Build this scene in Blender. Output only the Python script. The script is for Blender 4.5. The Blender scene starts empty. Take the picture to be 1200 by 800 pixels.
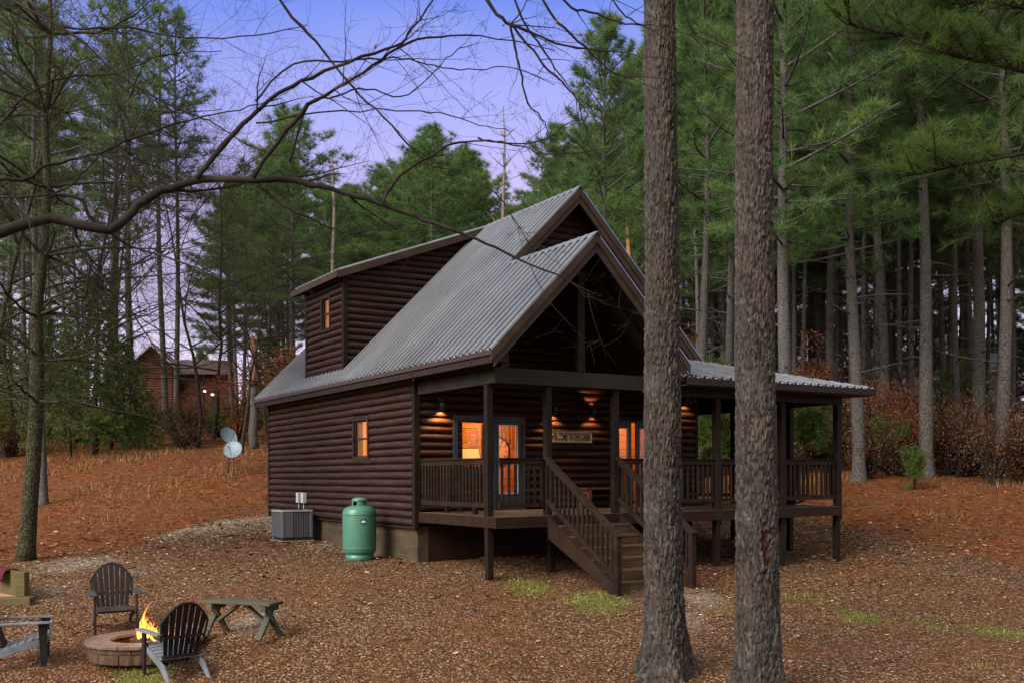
import bpy, math, random
import numpy as np
from mathutils import Vector, Matrix, noise
random.seed(7); RNG = np.random.default_rng(11)
sc = bpy.context.scene
COL = sc.collection
R = math.radians
# ------------------------------------------------------------------ survey: the camera station and how sightings become places
F, CX, CY, ROLL = 1150., 600., 556., R(0.317)
AZ = R(32.4)
FW = (math.sin(AZ), math.cos(AZ)); RT = (math.cos(AZ), -math.sin(AZ))
CAM = (-8.6028, -14.0827, 1.78)
def ray(px, py):
    dx = px-CX; dy = py-CY
    c, s = math.cos(ROLL), math.sin(ROLL)
    u = (dx*c-dy*s)/F; v = (dy*c+dx*s)/F
    return (FW[0]+u*RT[0], FW[1]+u*RT[1], -v)
def at(px, py, d):
    r = ray(px, py); return Vector([CAM[i]+r[i]*d for i in range(3)])
def proj(x, y, z):
    d = [x-CAM[0], y-CAM[1], z-CAM[2]]
    dep = d[0]*FW[0]+d[1]*FW[1]
    u = (d[0]*RT[0]+d[1]*RT[1])/dep*F; v = -d[2]/dep*F
    c, s = math.cos(ROLL), math.sin(ROLL)
    return CX+u*c+v*s, CY+v*c-u*s, dep
# ------------------------------------------------------------------ terrain height: thin plate through levelled points
_pts = [at(*p) for p in [(135,738,14.2),(205,795,12.1),(285,745,13.3),(50,780,12.6),(20,708,15.5),(35,655,20),(150,640,22),(230,606,26),(100,606,26),
    (60,575,30),(200,563,30),(150,542,34),(290,548,31.5),(200,512,46),(60,512,46),(200,492,60),(20,495,60),
    (424,656,19.66),(341,633,23),(487,658,19),(572,681,16.6),(780,790,11.6),(888,814,10.7),(1150,800,10.8),(1100,720,15),(1100,660,19.5),
    (1100,622,24),(1100,590,27.5),(1100,563,31),(1010,563,31),(1100,548,40),(1100,530,60),(1180,600,27),(640,545,36),(640,515,60),(860,550,36),(860,520,60)]]
_pts += [Vector(p) for p in [(5.2,.2,-.05),(7.1,.2,-.14),(8.8,.2,-.1),(8.7,1.45,.03),(8.7,3.2,.16),(1.1,-1.9,-.14),(2.6,-1.95,-.14),(3.6,6,.15),(7,9,.4),(0,11.5,.42),
    (-8.6,-14,-.95),(0,-14,-.9),(10,-8,-.5),(-20,-5,-.9)]]
_P = np.array([[p.x, p.y] for p in _pts])/20.; _Z = np.array([p.z for p in _pts])
def _k(r2): return 0.5*r2*np.log(r2+1e-12)
_n = len(_P)
_A = np.zeros((_n+3, _n+3))
_A[:_n, :_n] = _k(((_P[:, None]-_P[None])**2).sum(-1)) + np.eye(_n)*2e-4
_A[:_n, _n] = 1; _A[:_n, _n+1:] = _P; _A[_n, :_n] = 1; _A[_n+1:, :_n] = _P.T
_W = np.linalg.solve(_A, np.concatenate([_Z, [0, 0, 0]]))
def gz_np(x, y):
    x = np.asarray(x, float); y = np.asarray(y, float)
    q = np.stack([x.ravel(), y.ravel()], -1)/20.
    out = np.empty(len(q))
    for i in range(0, len(q), 20000):
        s = q[i:i+20000]
        out[i:i+20000] = _k(((s[:, None]-_P[None])**2).sum(-1)) @ _W[:_n] + _W[_n] + s @ _W[_n+1:]
    lo = -1.3; out = np.where(out < lo, lo, out)
    # far away the ground settles on a gentle shelf
    sx = q[:, 0]*20; sy = q[:, 1]*20
    d = np.hypot(sx+8.6, sy+14.1); w = np.clip((d-66)/40, 0, 1); w = w*w*(3-2*w)
    front = np.clip((sy-5)/30, 0, 1)
    out = out*(1-w)+w*(4.2*front-1.0*(1-front))
    return out.reshape(x.shape)
def gz(x, y): return float(gz_np([x], [y])[0])
def on_ground(px, py):
    """where the sight line meets the ground"""
    r = ray(px, py); ds = np.arange(6, 90, .1)
    X = CAM[0]+r[0]*ds; Y = CAM[1]+r[1]*ds; Zr = CAM[2]+r[2]*ds
    h = gz_np(X, Y)
    k = np.argmax(Zr <= h)
    if Zr[k] > h[k]: k = len(ds)-1
    return Vector((X[k], Y[k], h[k]))
# ------------------------------------------------------------------ object helpers
def tag(o, label=None, cat=None, group=None, kind=None):
    if label: o['label'] = label
    if cat: o['category'] = cat
    if group: o['group'] = group
    if kind: o['kind'] = kind
    return o
def empty(name, loc=(0,0,0), rz=0, label=None, cat=None, group=None, kind=None):
    o = bpy.data.objects.new(name, None); COL.objects.link(o)
    o.empty_display_size = .2
    o.location = loc; o.rotation_euler = (0, 0, rz)
    return tag(o, label, cat, group, kind)
class MB:
    def __init__(s): s.v = []; s.f = []; s.t = []
    def add(s, vs, fs, tint=0.5):
        n = len(s.v); s.v.extend([tuple(p) for p in vs]); s.f.extend([tuple(i+n for i in f) for f in fs]); s.t.extend([tint]*len(vs)); return s
    def box(s, x0, x1, y0, y1, z0, z1, tint=0.5, bev=0):
        if x0 > x1: x0, x1 = x1, x0
        if y0 > y1: y0, y1 = y1, y0
        if z0 > z1: z0, z1 = z1, z0
        return s.add([(x0,y0,z0),(x1,y0,z0),(x1,y1,z0),(x0,y1,z0),(x0,y0,z1),(x1,y0,z1),(x1,y1,z1),(x0,y1,z1)],
            [(0,3,2,1),(4,5,6,7),(0,1,5,4),(1,2,6,5),(2,3,7,6),(3,0,4,7)], tint)
    def bar(s, p, q, w, h, up=(0,0,1), tint=0.5):
        p = Vector(p); q = Vector(q); d = (q-p).normalized(); up = Vector(up)
        a = d.cross(up)
        if a.length < 1e-4: a = d.cross(Vector((0,1,0)))
        a.normalize(); b = a.cross(d).normalized()
        a = a*w/2; b = b*h/2
        vs = [p-a-b, p+a-b, p+a+b, p-a+b, q-a-b, q+a-b, q+a+b, q-a+b]
        return s.add(vs, [(0,3,2,1),(4,5,6,7),(0,1,5,4),(1,2,6,5),(2,3,7,6),(3,0,4,7)], tint)
    def prism(s, poly, n, th, tint=0.5):
        """a flat polygon given thickness th along n"""
        poly = [Vector(p) for p in poly]; n = Vector(n).normalized()*th; k = len(poly)
        vs = poly+[p+n for p in poly]
        fs = [tuple(range(k))[::-1], tuple(range(k, 2*k))]+[(i, (i+1) % k, k+(i+1) % k, k+i) for i in range(k)]
        return s.add(vs, fs, tint)
    def tube(s, pts, rad, n=8, tint=0.5, cap=True):
        pts = [Vector(p) for p in pts]; m = len(pts)
        if not hasattr(rad, '__len__'): rad = [rad]*m
        vs = []; prev = None
        for i, p in enumerate(pts):
            d = (pts[min(i+1, m-1)]-pts[max(i-1, 0)]).normalized()
            if prev is None:
                a = d.orthogonal().normalized()
            else:
                a = prev-d*prev.dot(d)
                a = a.normalized() if a.length > 1e-5 else d.orthogonal().normalized()
            prev = a; b = d.cross(a)
            for k in range(n):
                t = 2*math.pi*k/n
                vs.append(p+(a*math.cos(t)+b*math.sin(t))*rad[i])
        fs = []
        for i in range(m-1):
            for k in range(n):
                fs.append((i*n+k, i*n+(k+1) % n, (i+1)*n+(k+1) % n, (i+1)*n+k))
        if cap and n > 2:
            fs.append(tuple(range(n))[::-1]); fs.append(tuple((m-1)*n+k for k in range(n)))
        return s.add(vs, fs, tint)
    def lathe(s, prof, n=32, c=(0,0,0), tint=0.5):
        vs = []; m = len(prof)
        for r, z in prof:
            for k in range(n):
                t = 2*math.pi*k/n; vs.append((c[0]+r*math.cos(t), c[1]+r*math.sin(t), c[2]+z))
        fs = [(i*n+k, i*n+(k+1) % n, (i+1)*n+(k+1) % n, (i+1)*n+k) for i in range(m-1) for k in range(n)]
        if prof[0][0] > 1e-4: fs.append(tuple(range(n))[::-1])
        if prof[-1][0] > 1e-4: fs.append(tuple((m-1)*n+k for k in range(n)))
        return s.add(vs, fs, tint)
    def mesh(s, name, m, smooth=False):
        me = bpy.data.meshes.new(name); me.from_pydata(s.v, [], s.f)
        a = me.attributes.new('tint', 'FLOAT', 'POINT'); a.data.foreach_set('value', np.array(s.t, np.float32))
        me.materials.append(m)
        if smooth: me.polygons.foreach_set('use_smooth', [True]*len(me.polygons))
        me.update(); return me
    def build(s, name, m, parent=None, smooth=False, bevel=0, loc=None, rz=None):
        o = bpy.data.objects.new(name, s.mesh(name, m, smooth)); COL.objects.link(o)
        if parent: o.parent = parent
        if loc: o.location = loc
        if rz is not None: o.rotation_euler = (0, 0, rz)
        if bevel:
            b = o.modifiers.new('bevel', 'BEVEL'); b.width = bevel; b.segments = 2; b.limit_method = 'ANGLE'; b.angle_limit = R(40)
        return o
def fast_mesh(name, V, Fc, m, tint=None, smooth=False):
    """V (n,3), Fc (k, 3 or 4) arrays"""
    me = bpy.data.meshes.new(name); V = np.asarray(V, np.float32); Fc = np.asarray(Fc, np.int32)
    k, w = Fc.shape
    me.vertices.add(len(V)); me.vertices.foreach_set('co', V.ravel())
    me.loops.add(k*w); me.loops.foreach_set('vertex_index', Fc.ravel())
    me.polygons.add(k); me.polygons.foreach_set('loop_start', np.arange(0, k*w, w, dtype=np.int32)); me.polygons.foreach_set('loop_total', np.full(k, w, np.int32))
    if tint is not None:
        a = me.attributes.new('tint', 'FLOAT', 'POINT'); a.data.foreach_set('value', np.asarray(tint, np.float32))
    me.materials.append(m); me.update(calc_edges=True)
    if smooth: me.polygons.foreach_set('use_smooth', np.ones(k, bool))
    me.validate(); return me
def link(name, me, parent=None, loc=None, rz=None, s=None):
    o = bpy.data.objects.new(name, me); COL.objects.link(o)
    if parent: o.parent = parent
    if loc is not None: o.location = loc
    if rz is not None: o.rotation_euler = (0, 0, rz)
    if s is not None: o.scale = s if hasattr(s, '__len__') else (s, s, s)
    return o
def copy_tree(o, parent=None):
    c = o.copy(); COL.objects.link(c)
    if parent: c.parent = parent
    for ch in list(o.children): copy_tree(ch, c)
    return c
# ------------------------------------------------------------------ materials
def srgb(r, g, b):
    f = lambda c: (c/255/12.92) if c/255 <= .04045 else ((c/255+.055)/1.055)**2.4
    return (f(r), f(g), f(b), 1)
class Mat:
    def __init__(s, name, rough=.6, spec=.4, metal=0):
        s.m = bpy.data.materials.new(name); s.m.use_nodes = True
        s.nt = s.m.node_tree; s.b = s.nt.nodes['Principled BSDF']
        s.b.inputs['Roughness'].default_value = rough; s.b.inputs['Specular IOR Level'].default_value = spec; s.b.inputs['Metallic'].default_value = metal
    def n(s, t, **kw):
        x = s.nt.nodes.new(t)
        for k, v in kw.items():
            if k in x.inputs: x.inputs[k].default_value = v
            else: setattr(x, k, v)
        return x
    def l(s, a, b): s.nt.links.new(a, b)
    def coords(s, kind='Object', scale=(1,1,1)):
        tc = s.n('ShaderNodeTexCoord'); mp = s.n('ShaderNodeMapping'); mp.inputs['Scale'].default_value = scale
        s.l(tc.outputs[kind], mp.inputs['Vector']); return mp.outputs[0]
    def noise(s, vec, scale, detail=4, rough=.55, dist=0):
        x = s.n('ShaderNodeTexNoise', Scale=scale, Detail=detail, Roughness=rough, Distortion=dist)
        if vec is not None: s.l(vec, x.inputs['Vector'])
        return x.outputs['Fac']
    def ramp(s, fac, stops, interp='LINEAR'):
        x = s.n('ShaderNodeValToRGB'); x.color_ramp.interpolation = interp
        e = x.color_ramp.elements
        while len(e) < len(stops): e.new(.5)
        for k, (p, c) in enumerate(stops):
            e[k].position = p; e[k].color = c if len(c) == 4 else (*c, 1)
        s.l(fac, x.inputs[0]); return x.outputs[0]
    def mix(s, fac, a, b, mode='MIX'):
        x = s.n('ShaderNodeMix'); x.data_type = 'RGBA'; x.blend_type = mode
        for v, i in ((fac, 0), (a, 6), (b, 7)):
            if isinstance(v, (int, float)): x.inputs[i].default_value = v
            elif isinstance(v, tuple): x.inputs[i].default_value = v if len(v) == 4 else (*v, 1)
            else: s.l(v, x.inputs[i])
        return x.outputs[2]
    def math(s, op, a, b=0.):
        x = s.n('ShaderNodeMath'); x.operation = op
        for v, i in ((a, 0), (b, 1)):
            if isinstance(v, (int, float)): x.inputs[i].default_value = v
            else: s.l(v, x.inputs[i])
        return x.outputs[0]
    def attr(s, name='tint'):
        x = s.n('ShaderNodeAttribute'); x.attribute_name = name; return x.outputs['Fac']
    def objrand(s): return s.n('ShaderNodeObjectInfo').outputs['Random']
    def color(s, c):
        if isinstance(c, tuple): s.b.inputs['Base Color'].default_value = c if len(c) == 4 else (*c, 1)
        else: s.l(c, s.b.inputs['Base Color'])
        return s
    def bump(s, h, strength=.5, dist=.02):
        x = s.n('ShaderNodeBump', Strength=strength, Distance=dist); s.l(h, x.inputs['Height']); s.l(x.outputs[0], s.b.inputs['Normal']); return s
def wood(name, dark, light, rough=.7, axis='x', scale=1., spec=.14, bump=.4, stain=None):
    M = Mat(name, rough, spec)
    st = {'x': (1.2, 14, 14), 'y': (14, 1.2, 14), 'z': (14, 14, 1.2), 'n': (5, 5, 5)}[axis]
    v = M.coords('Object', tuple(k*scale for k in st))
    g = M.noise(v, 1., 6, .65, .6)
    v2 = M.coords('Object', (1.1, 1.1, 1.1)); b = M.noise(v2, 2.2, 5, .6)
    c = M.ramp(g, [(.28, dark), (.72, light)])
    c2 = M.mix(M.math('MULTIPLY', M.attr(), .5), c, (dark[0]*.45, dark[1]*.45, dark[2]*.45))
    c3 = M.mix(M.ramp(b, [(.42, (0,0,0)), (.66, (1,1,1))]), c2, stain or (light[0]*.75, light[1]*.9, light[2]*.95))
    M.color(M.mix(.55, c2, c3)); M.bump(g, bump, .006)
    return M.m
M = {}
def logmat():
    m = Mat('log_stain', .62, .20)
    v = m.coords('Object', (2.2, 2.2, 22)); g = m.noise(v, 1., 6, .7, .4)
    v2 = m.coords('Object', (.9, .9, 3.2)); b = m.noise(v2, 1.6, 5, .7)
    v3 = m.coords('Object', (3.5, 3.5, 9)); k = m.noise(v3, 1.2, 4, .8)
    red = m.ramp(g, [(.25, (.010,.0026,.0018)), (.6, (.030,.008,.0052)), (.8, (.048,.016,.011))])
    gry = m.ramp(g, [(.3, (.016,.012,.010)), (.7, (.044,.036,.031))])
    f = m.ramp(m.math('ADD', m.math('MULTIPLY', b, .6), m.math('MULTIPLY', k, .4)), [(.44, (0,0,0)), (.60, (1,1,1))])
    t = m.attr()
    t3 = m.ramp(t, [(.35, (.08,.08,.08)), (.8, (1,1,1))]); f2 = m.math('MULTIPLY', m.math('ADD', m.math('MULTIPLY', f, .6), .38), t3)  # greys each log's upper curve: sky sheen painted into the colour
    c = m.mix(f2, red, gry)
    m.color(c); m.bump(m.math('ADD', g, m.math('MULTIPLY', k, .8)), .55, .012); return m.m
M['log'] = logmat()
M['trim'] = wood('dark_trim_wood', (.012,.008,.007), (.034,.024,.021), .65, 'x', stain=(.028,.024,.020))
M['trimz'] = wood('dark_post_wood', (.006,.004,.003), (.018,.011,.0085), .65, 'z', stain=(.015,.011,.009))
M['beam'] = wood('weathered_beam', (.013,.011,.009), (.034,.029,.025), .75, 'x', stain=(.028,.028,.019))
M['rim'] = wood('rim_board_wood', (.010,.0045,.0034), (.033,.014,.010), .75, 'x', stain=(.026,.019,.011))
M['deck'] = wood('deck_plank_wood', (.045,.034,.028), (.13,.10,.080), .8, 'x')
M['rail'] = wood('rail_wood', (.007,.004,.003), (.027,.0145,.010), .75, 'n', 1.4, stain=(.029,.021,.014))
M['stair'] = wood('stair_wood', (.035,.021,.013), (.12,.070,.042), .8, 'x', stain=(.085,.062,.032))
M['fascia'] = wood('brown_fascia', (.028,.017,.013), (.064,.041,.031), .5, 'n', .6, bump=.15)
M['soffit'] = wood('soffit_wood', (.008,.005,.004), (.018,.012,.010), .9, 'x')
def roofmat():
    m = Mat('galvanised_roof_metal', .34, .5, .8)
    v = m.coords('Object', (1, 1, 1)); a = m.noise(v, .9, 5, .6); b = m.noise(m.coords('Object', (5, 1.2, 5)), 1.4, 5, .75)
    c = m.ramp(a, [(.35, (.29,.32,.385)), (.65, (.40,.43,.50))])
    c = m.mix(m.ramp(b, [(.58, (0,0,0)), (.8, (.5,.5,.5))]), c, (.17,.145,.13))
    c = m.mix(m.math('MULTIPLY', m.attr(), m.ramp(m.noise(m.coords('Object', (.6, 7, .6)), 1.5, 3), [(.25, (.55,.55,.55)), (.7, (1,1,1))])), c, (.060,.058,.062)); m.color(c)  # creases darkened, shade put into the metal colour
    r = m.ramp(b, [(.3, (.26,.26,.26)), (.7, (.42,.42,.42))]); m.l(r, m.b.inputs['Roughness'])
    m.bump(b, .12, .004); return m.m
M['roof'] = roofmat()
def ribmat():
    m = Mat('brown_metal_edge', .45, .5, .3); m.color((.05,.028,.026)); return m.m
M['metaledge'] = ribmat()
def blockmat():
    m = Mat('concrete_block', .9, .2)
    br = m.n('ShaderNodeTexBrick'); br.inputs['Scale'].default_value = 1; br.inputs['Brick Width'].default_value = .4; br.inputs['Row Height'].default_value = .2
    br.inputs['Mortar Size'].default_value = .008; br.inputs['Color1'].default_value = (.050,.035,.025,1); br.inputs['Color2'].default_value = (.040,.028,.020,1); br.inputs['Mortar'].default_value = (.09,.07,.055,1)
    tc = m.n('ShaderNodeTexCoord'); sp = m.n('ShaderNodeSeparateXYZ'); cb = m.n('ShaderNodeCombineXYZ')
    m.l(tc.outputs['Object'], sp.inputs[0]); m.l(m.math('ADD', sp.outputs[0], sp.outputs[1]), cb.inputs[0]); m.l(sp.outputs[2], cb.inputs[1]); m.l(cb.outputs[0], br.inputs['Vector'])
    nz = m.noise(m.coords('Object'), 2.5, 6, .65)
    c = m.mix(m.ramp(nz, [(.4, (0,0,0)), (.7, (1,1,1))]), br.outputs['Color'], (.10,.09,.045))
    fine = m.noise(m.coords('Object'), 40, 4, .7)
    c = m.mix(.5, c, m.mix(fine, (.018,.011,.008), (.070,.052,.038)))
    m.color(c); m.bump(m.math('ADD', br.outputs['Fac'], m.math('MULTIPLY', fine, .6)), .5, .01); return m.m
M['block'] = blockmat()
def plain(name, c, rough=.5, spec=.5, metal=0, var=.2, sc_=8., bump=0):
    m = Mat(name, rough, spec, metal)
    nz = m.noise(m.coords('Object'), sc_, 5, .65)
    m.color(m.mix(nz, tuple(k*(1-var) for k in c), tuple(min(1, k*(1+var)) for k in c)))
    if bump: m.bump(nz, bump, .01)
    return m.m
def emit(name, c, s, var=None):
    m = Mat(name, .5, .2); m.color((.02,.02,.02)); m.b.inputs['Emission Color'].default_value = (*c, 1); m.b.inputs['Emission Strength'].default_value = s; return m.m
M['blue'] = plain('dark_blue_paint', (.012,.020,.034), .45, .5)
M['black'] = plain('black_metal', (.012,.012,.013), .4, .5)
M['white'] = plain('white_paint', (.5,.53,.58), .5, .4)
def glass():
    m = bpy.data.materials.new('window_glass'); m.use_nodes = True; nt = m.node_tree; nt.nodes.clear()
    o = nt.nodes.new('ShaderNodeOutputMaterial'); mx = nt.nodes.new('ShaderNodeMixShader'); t = nt.nodes.new('ShaderNodeBsdfTransparent'); g = nt.nodes.new('ShaderNodeBsdfGlossy')
    g.inputs['Roughness'].default_value = .05; mx.inputs[0].default_value = .03; nt.links.new(t.outputs[0], mx.inputs[1]); nt.links.new(g.outputs[0], mx.inputs[2]); nt.links.new(mx.outputs[0], o.inputs[0]); return m
M['glass'] = glass()
def pinewall():
    m = Mat('interior_pine_boards', .5, .3)
    w = m.n('ShaderNodeTexBrick'); w.inputs['Scale'].default_value = 1; w.inputs['Brick Width'].default_value = 1.3; w.inputs['Row Height'].default_value = .17; w.inputs['Mortar Size'].default_value = .006
    w.inputs['Color1'].default_value = (.55,.30,.12,1); w.inputs['Color2'].default_value = (.42,.21,.08,1); w.inputs['Mortar'].default_value = (.12,.05,.02,1)
    tc = m.n('ShaderNodeTexCoord'); sp = m.n('ShaderNodeSeparateXYZ'); cb = m.n('ShaderNodeCombineXYZ')
    m.l(tc.outputs['Object'], sp.inputs[0]); m.l(m.math('ADD', sp.outputs[0], sp.outputs[1]), cb.inputs[0]); m.l(sp.outputs[2], cb.inputs[1]); m.l(cb.outputs[0], w.inputs['Vector'])
    m.color(w.outputs['Color']); return m.m
M['pine'] = pinewall()
# ================================================================== CABIN
H0, DZ = .79, 1.07
SL = 1.0; EX = -.35; EZ = 3.81; RX = 3.6; RZ = EZ+(RX-EX); EXR = 7.55; WR = 7.2; WF = 2.93; WB = 11.45
cabin = empty('log_cabin', (0, 0, 0), 0, 'dark red-brown log cabin with steep ribbed metal roof and wraparound porch', 'cabin')
def roof_z(x): return EZ+(min(x, 2*RX-x)-EX)
def siding(mb, P, U, N, z0, z1, span, holes=(), h=.153, seg=.7):
    """round log courses: P origin, U along the wall, N outwards, span(z) -> (a, b)"""
    P, U, N = Vector(P), Vector(U), Vector(N); k = 0; z = z0
    prof = [(0., .004), (.07, .034), (.26, .064), (.50, .072), (.76, .058), (.93, .028), (1., .0)]
    while z < z1-.01:
        zt = min(z+h, z1); hh = zt-z
        ab = [span(z+t*hh) for t, d in prof]
        segs = [(None, None)]
        cuts = sorted([(a, b) for a, b, c, d in holes if c < zt-.02 and d > z+.02])
        pieces = []; cur = None
        for a, b in cuts: pieces.append((cur, a)); cur = b
        pieces.append((cur, None))
        for a, b in pieces:
            A = [ab[i][0] if a is None else max(a, ab[i][0]) for i in range(len(prof))]
            B = [ab[i][1] if b is None else min(b, ab[i][1]) for i in range(len(prof))]
            if min(B[i]-A[i] for i in range(len(prof))) < .02: continue
            n = max(1, int((B[0]-A[0])/seg)); ph = random.random()*9
            vs = []; tt = []
            for j in range(n+1):
                u = j/n
                for i, (t, d) in enumerate(prof):
                    s = A[i]+(B[i]-A[i])*u
                    w = 1+.16*math.sin(s*2.1+ph+k)+.10*math.sin(s*5.3+ph*3)
                    q = P+U*s+N*(d*w); vs.append((q.x, q.y, z+t*hh + .006*math.sin(s*3.3+ph+t)*(0 if t in (0., 1.) else 1)))
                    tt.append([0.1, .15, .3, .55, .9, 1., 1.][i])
            m = len(prof); n0 = len(mb.v)
            fs = [(j*m+i, (j+1)*m+i, (j+1)*m+i+1, j*m+i+1) for j in range(n) for i in range(m-1)]
            fs += [tuple(range(m))[::-1], tuple(n*m+i for i in range(m))]
            mb.add(vs, fs); mb.t[n0:] = tt
        z += h; k += 1
# side wall with its window opening
side_win = (5.07, 5.76, 2.18, 2.96)
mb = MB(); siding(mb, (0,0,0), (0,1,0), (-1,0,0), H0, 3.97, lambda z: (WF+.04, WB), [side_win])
mb.box(.0, .10, WF, WB, H0, 2.18); mb.box(0, .1, WF, side_win[0], 2.18, 2.96); mb.box(0, .1, side_win[1], WB, 2.18, 2.96); mb.box(0, .1, WF, WB, 2.96, 4.0)
mb.build('side_wall', M['log'], cabin)
# front wall
fh = [(.98, 1.52, 1.93, 2.87), (1.66, 2.48, DZ, 2.96), (4.78, 5.98, DZ, 2.96)]
mb = MB()
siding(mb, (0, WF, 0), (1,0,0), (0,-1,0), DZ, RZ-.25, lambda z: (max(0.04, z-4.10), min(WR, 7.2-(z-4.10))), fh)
def wall_with_holes(mb, y0, y1, xs0, xs1, z0, z1, holes):
    xs = sorted({xs0, xs1}|{a for h in holes for a in h[:2]})
    for a, b in zip(xs, xs[1:]):
        zc = [(c, d) for (p, q, c, d) in holes if p <= a+1e-6 and q >= b-1e-6]
        lo = z0
        for c, d in sorted(zc):
            if c > lo: mb.box(a, b, y0, y1, lo, c)
            lo = d
        if lo < z1: mb.box(a, b, y0, y1, lo, z1)
wall_with_holes(mb, WF+.002, WF+.1, 0.02, WR, DZ-.25, 4.0, fh)
mb.prism([(0.02, WF+.002, 4.0), (WR, WF+.002, 4.0), (3.6, WF+.002, RZ-.2)], (0,1,0), .1)
mb.build('front_wall', M['log'], cabin)
mb = MB(); siding(mb, (WR, 0, 0), (0,1,0), (1,0,0), H0, 3.97, lambda z: (WF, WB), h=.153, seg=2); mb.box(WR-.1, WR, WF+.1, WB, H0, 4.0)
mb.build('side_wall', M['log'], cabin)
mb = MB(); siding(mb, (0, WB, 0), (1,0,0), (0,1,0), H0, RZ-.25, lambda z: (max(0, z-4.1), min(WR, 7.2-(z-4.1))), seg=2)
mb.prism([(.1, WB-.1, H0), (WR-.1, WB-.1, H0), (WR-.1, WB-.1, 4.0), (3.6, WB-.1, RZ-.2), (.1, WB-.1, 4.0)], (0,1,0), .09)
mb.build('back_wall', M['log'], cabin)
mb = MB(); mb.box(-.075, .0, WF-.075, WF+.04, .72, 3.83); mb.box(-.0, .06, WF-.075, WF-.0, DZ, 3.6); mb.build('corner_board', M['trimz'], cabin, bevel=.006)
for q in ((-.075, 0, WB-.04, WB+.07, .72, 3.8), (7.2, 7.28, WF-.075, WF+.04, DZ, 3.9)): mb = MB(); mb.box(*q); mb.build('corner_board', M['trimz'], cabin, bevel=.006)
# foundation
mb = MB(); mb.box(.03, .25, WF+.221, WB-.03, -.6, H0-.003); mb.box(WR-.25, WR-.03, WF+.2, WB-.03, -.6, H0-.003); mb.box(.2, WR-.2, WB-.25, WB-.03, -.6, H0-.003)
mb.build('foundation', M['block'], cabin)
M['clay_shade'] = plain('dark_clay_shade', (.022,.010,.007), .95, .1, 0, .6, 3., .6)  # reddish clay, darkened to carry the shade under the porch
mb = MB(); mb.box(.03, WR-.03, WF+.02, WF+.22, -.6, .785); mb.build('foundation', M['block'], cabin)
mb = MB(); mb.box(.26, WR-.04, WF+.012, WF+.019, -.6, .78); mb.build('porch_shade_sheet', M['clay_shade'], cabin)  # thin dark sheet over the blocks, stands in for porch shade
mb = MB(); mb.box(-.055, .02, WF-.06, WB+.05, H0-.04, H0-.006); mb.build('sill_board', M['trim'], cabin)
# ---- roofs: real ribbed sheet
def rib_prof(s0, s1, pitch=.225):
    out = [(s0, 0.)]; s = s0+.02
    while s+.07 < s1:
        out += [(s, 0), (s+.012, .046), (s+.050, .046), (s+.062, 0), (s+.125, .0), (s+.133, .012), (s+.152, .012), (s+.160, 0)]; s += pitch
    out.append((s1, 0.)); return [p for p in out if p[0] <= s1]
def sheet(mb, s0, s1, fn, t0, t1, N, pitch=.225):
    """fn(s,t) point on the plane, t from t0(s) to t1(s), ribs stand up along N"""
    N = Vector(N).normalized(); vs = []; tn = []
    pr = rib_prof(s0, s1, pitch)
    for s, h in pr:
        a, b = t0(s), t1(s)
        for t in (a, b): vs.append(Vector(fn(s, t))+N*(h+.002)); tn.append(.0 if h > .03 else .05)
    fs = [(2*i, 2*i+1, 2*i+3, 2*i+2) for i in range(len(pr)-1) if abs(t1(pr[i][0])-t0(pr[i][0])) > .01 or abs(t1(pr[i+1][0])-t0(pr[i+1][0])) > .01]
    for i, (s, h) in enumerate(pr):      # rib shade painted as a dark line in the crease
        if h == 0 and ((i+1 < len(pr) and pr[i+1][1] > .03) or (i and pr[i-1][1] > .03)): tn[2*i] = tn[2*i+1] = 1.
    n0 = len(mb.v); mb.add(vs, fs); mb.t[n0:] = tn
NL = (-1, 0, 1); NR = (1, 0, 1)
PX, PZ, PY = 1.8, EZ+2.15, -.5       # porch gable ridge and front
MF = 2.42                            # main rake
MBK = 11.75
mb = MB()
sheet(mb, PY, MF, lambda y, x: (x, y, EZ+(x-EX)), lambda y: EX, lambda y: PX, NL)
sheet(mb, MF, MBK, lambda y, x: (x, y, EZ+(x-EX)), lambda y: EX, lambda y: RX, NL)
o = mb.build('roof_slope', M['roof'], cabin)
mb = MB()
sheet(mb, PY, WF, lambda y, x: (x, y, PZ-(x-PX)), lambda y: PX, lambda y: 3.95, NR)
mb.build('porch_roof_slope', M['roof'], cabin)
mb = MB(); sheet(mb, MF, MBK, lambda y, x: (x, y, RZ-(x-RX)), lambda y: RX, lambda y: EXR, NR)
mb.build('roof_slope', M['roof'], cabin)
# decking boards below the sheets (slab with thickness)
def slab(mb, pts, N, th): mb.prism(pts, Vector(N).normalized()*-1, th)
e = .004
mb = MB()
slab(mb, [(EX+.01, PY+.03, EZ-e+.01), (EX+.01, MF+.03, EZ-e+.01), (PX, MF+.03, PZ-e), (PX, PY+.03, PZ-e)], NL, .09)
slab(mb, [(EX+.01, MF+.033, EZ-e+.01), (EX+.01, MBK-.03, EZ-e+.01), (RX, MBK-.03, RZ-e), (RX, MF+.033, RZ-e)], NL, .09)
slab(mb, [(PX+.001, PY+.03, PZ-e), (PX+.001, WF, PZ-e), (3.94, WF, PZ-2.14-e), (3.94, PY+.03, PZ-2.14-e)], NR, .09)
slab(mb, [(RX+.001, MF+.03, RZ-e), (RX+.001, MBK-.03, RZ-e), (EXR-.01, MBK-.03, EZ-e+.01), (EXR-.01, MF+.03, EZ-e+.01)], NR, .09)
mb.build('roof_decking', M['soffit'], cabin)
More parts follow.
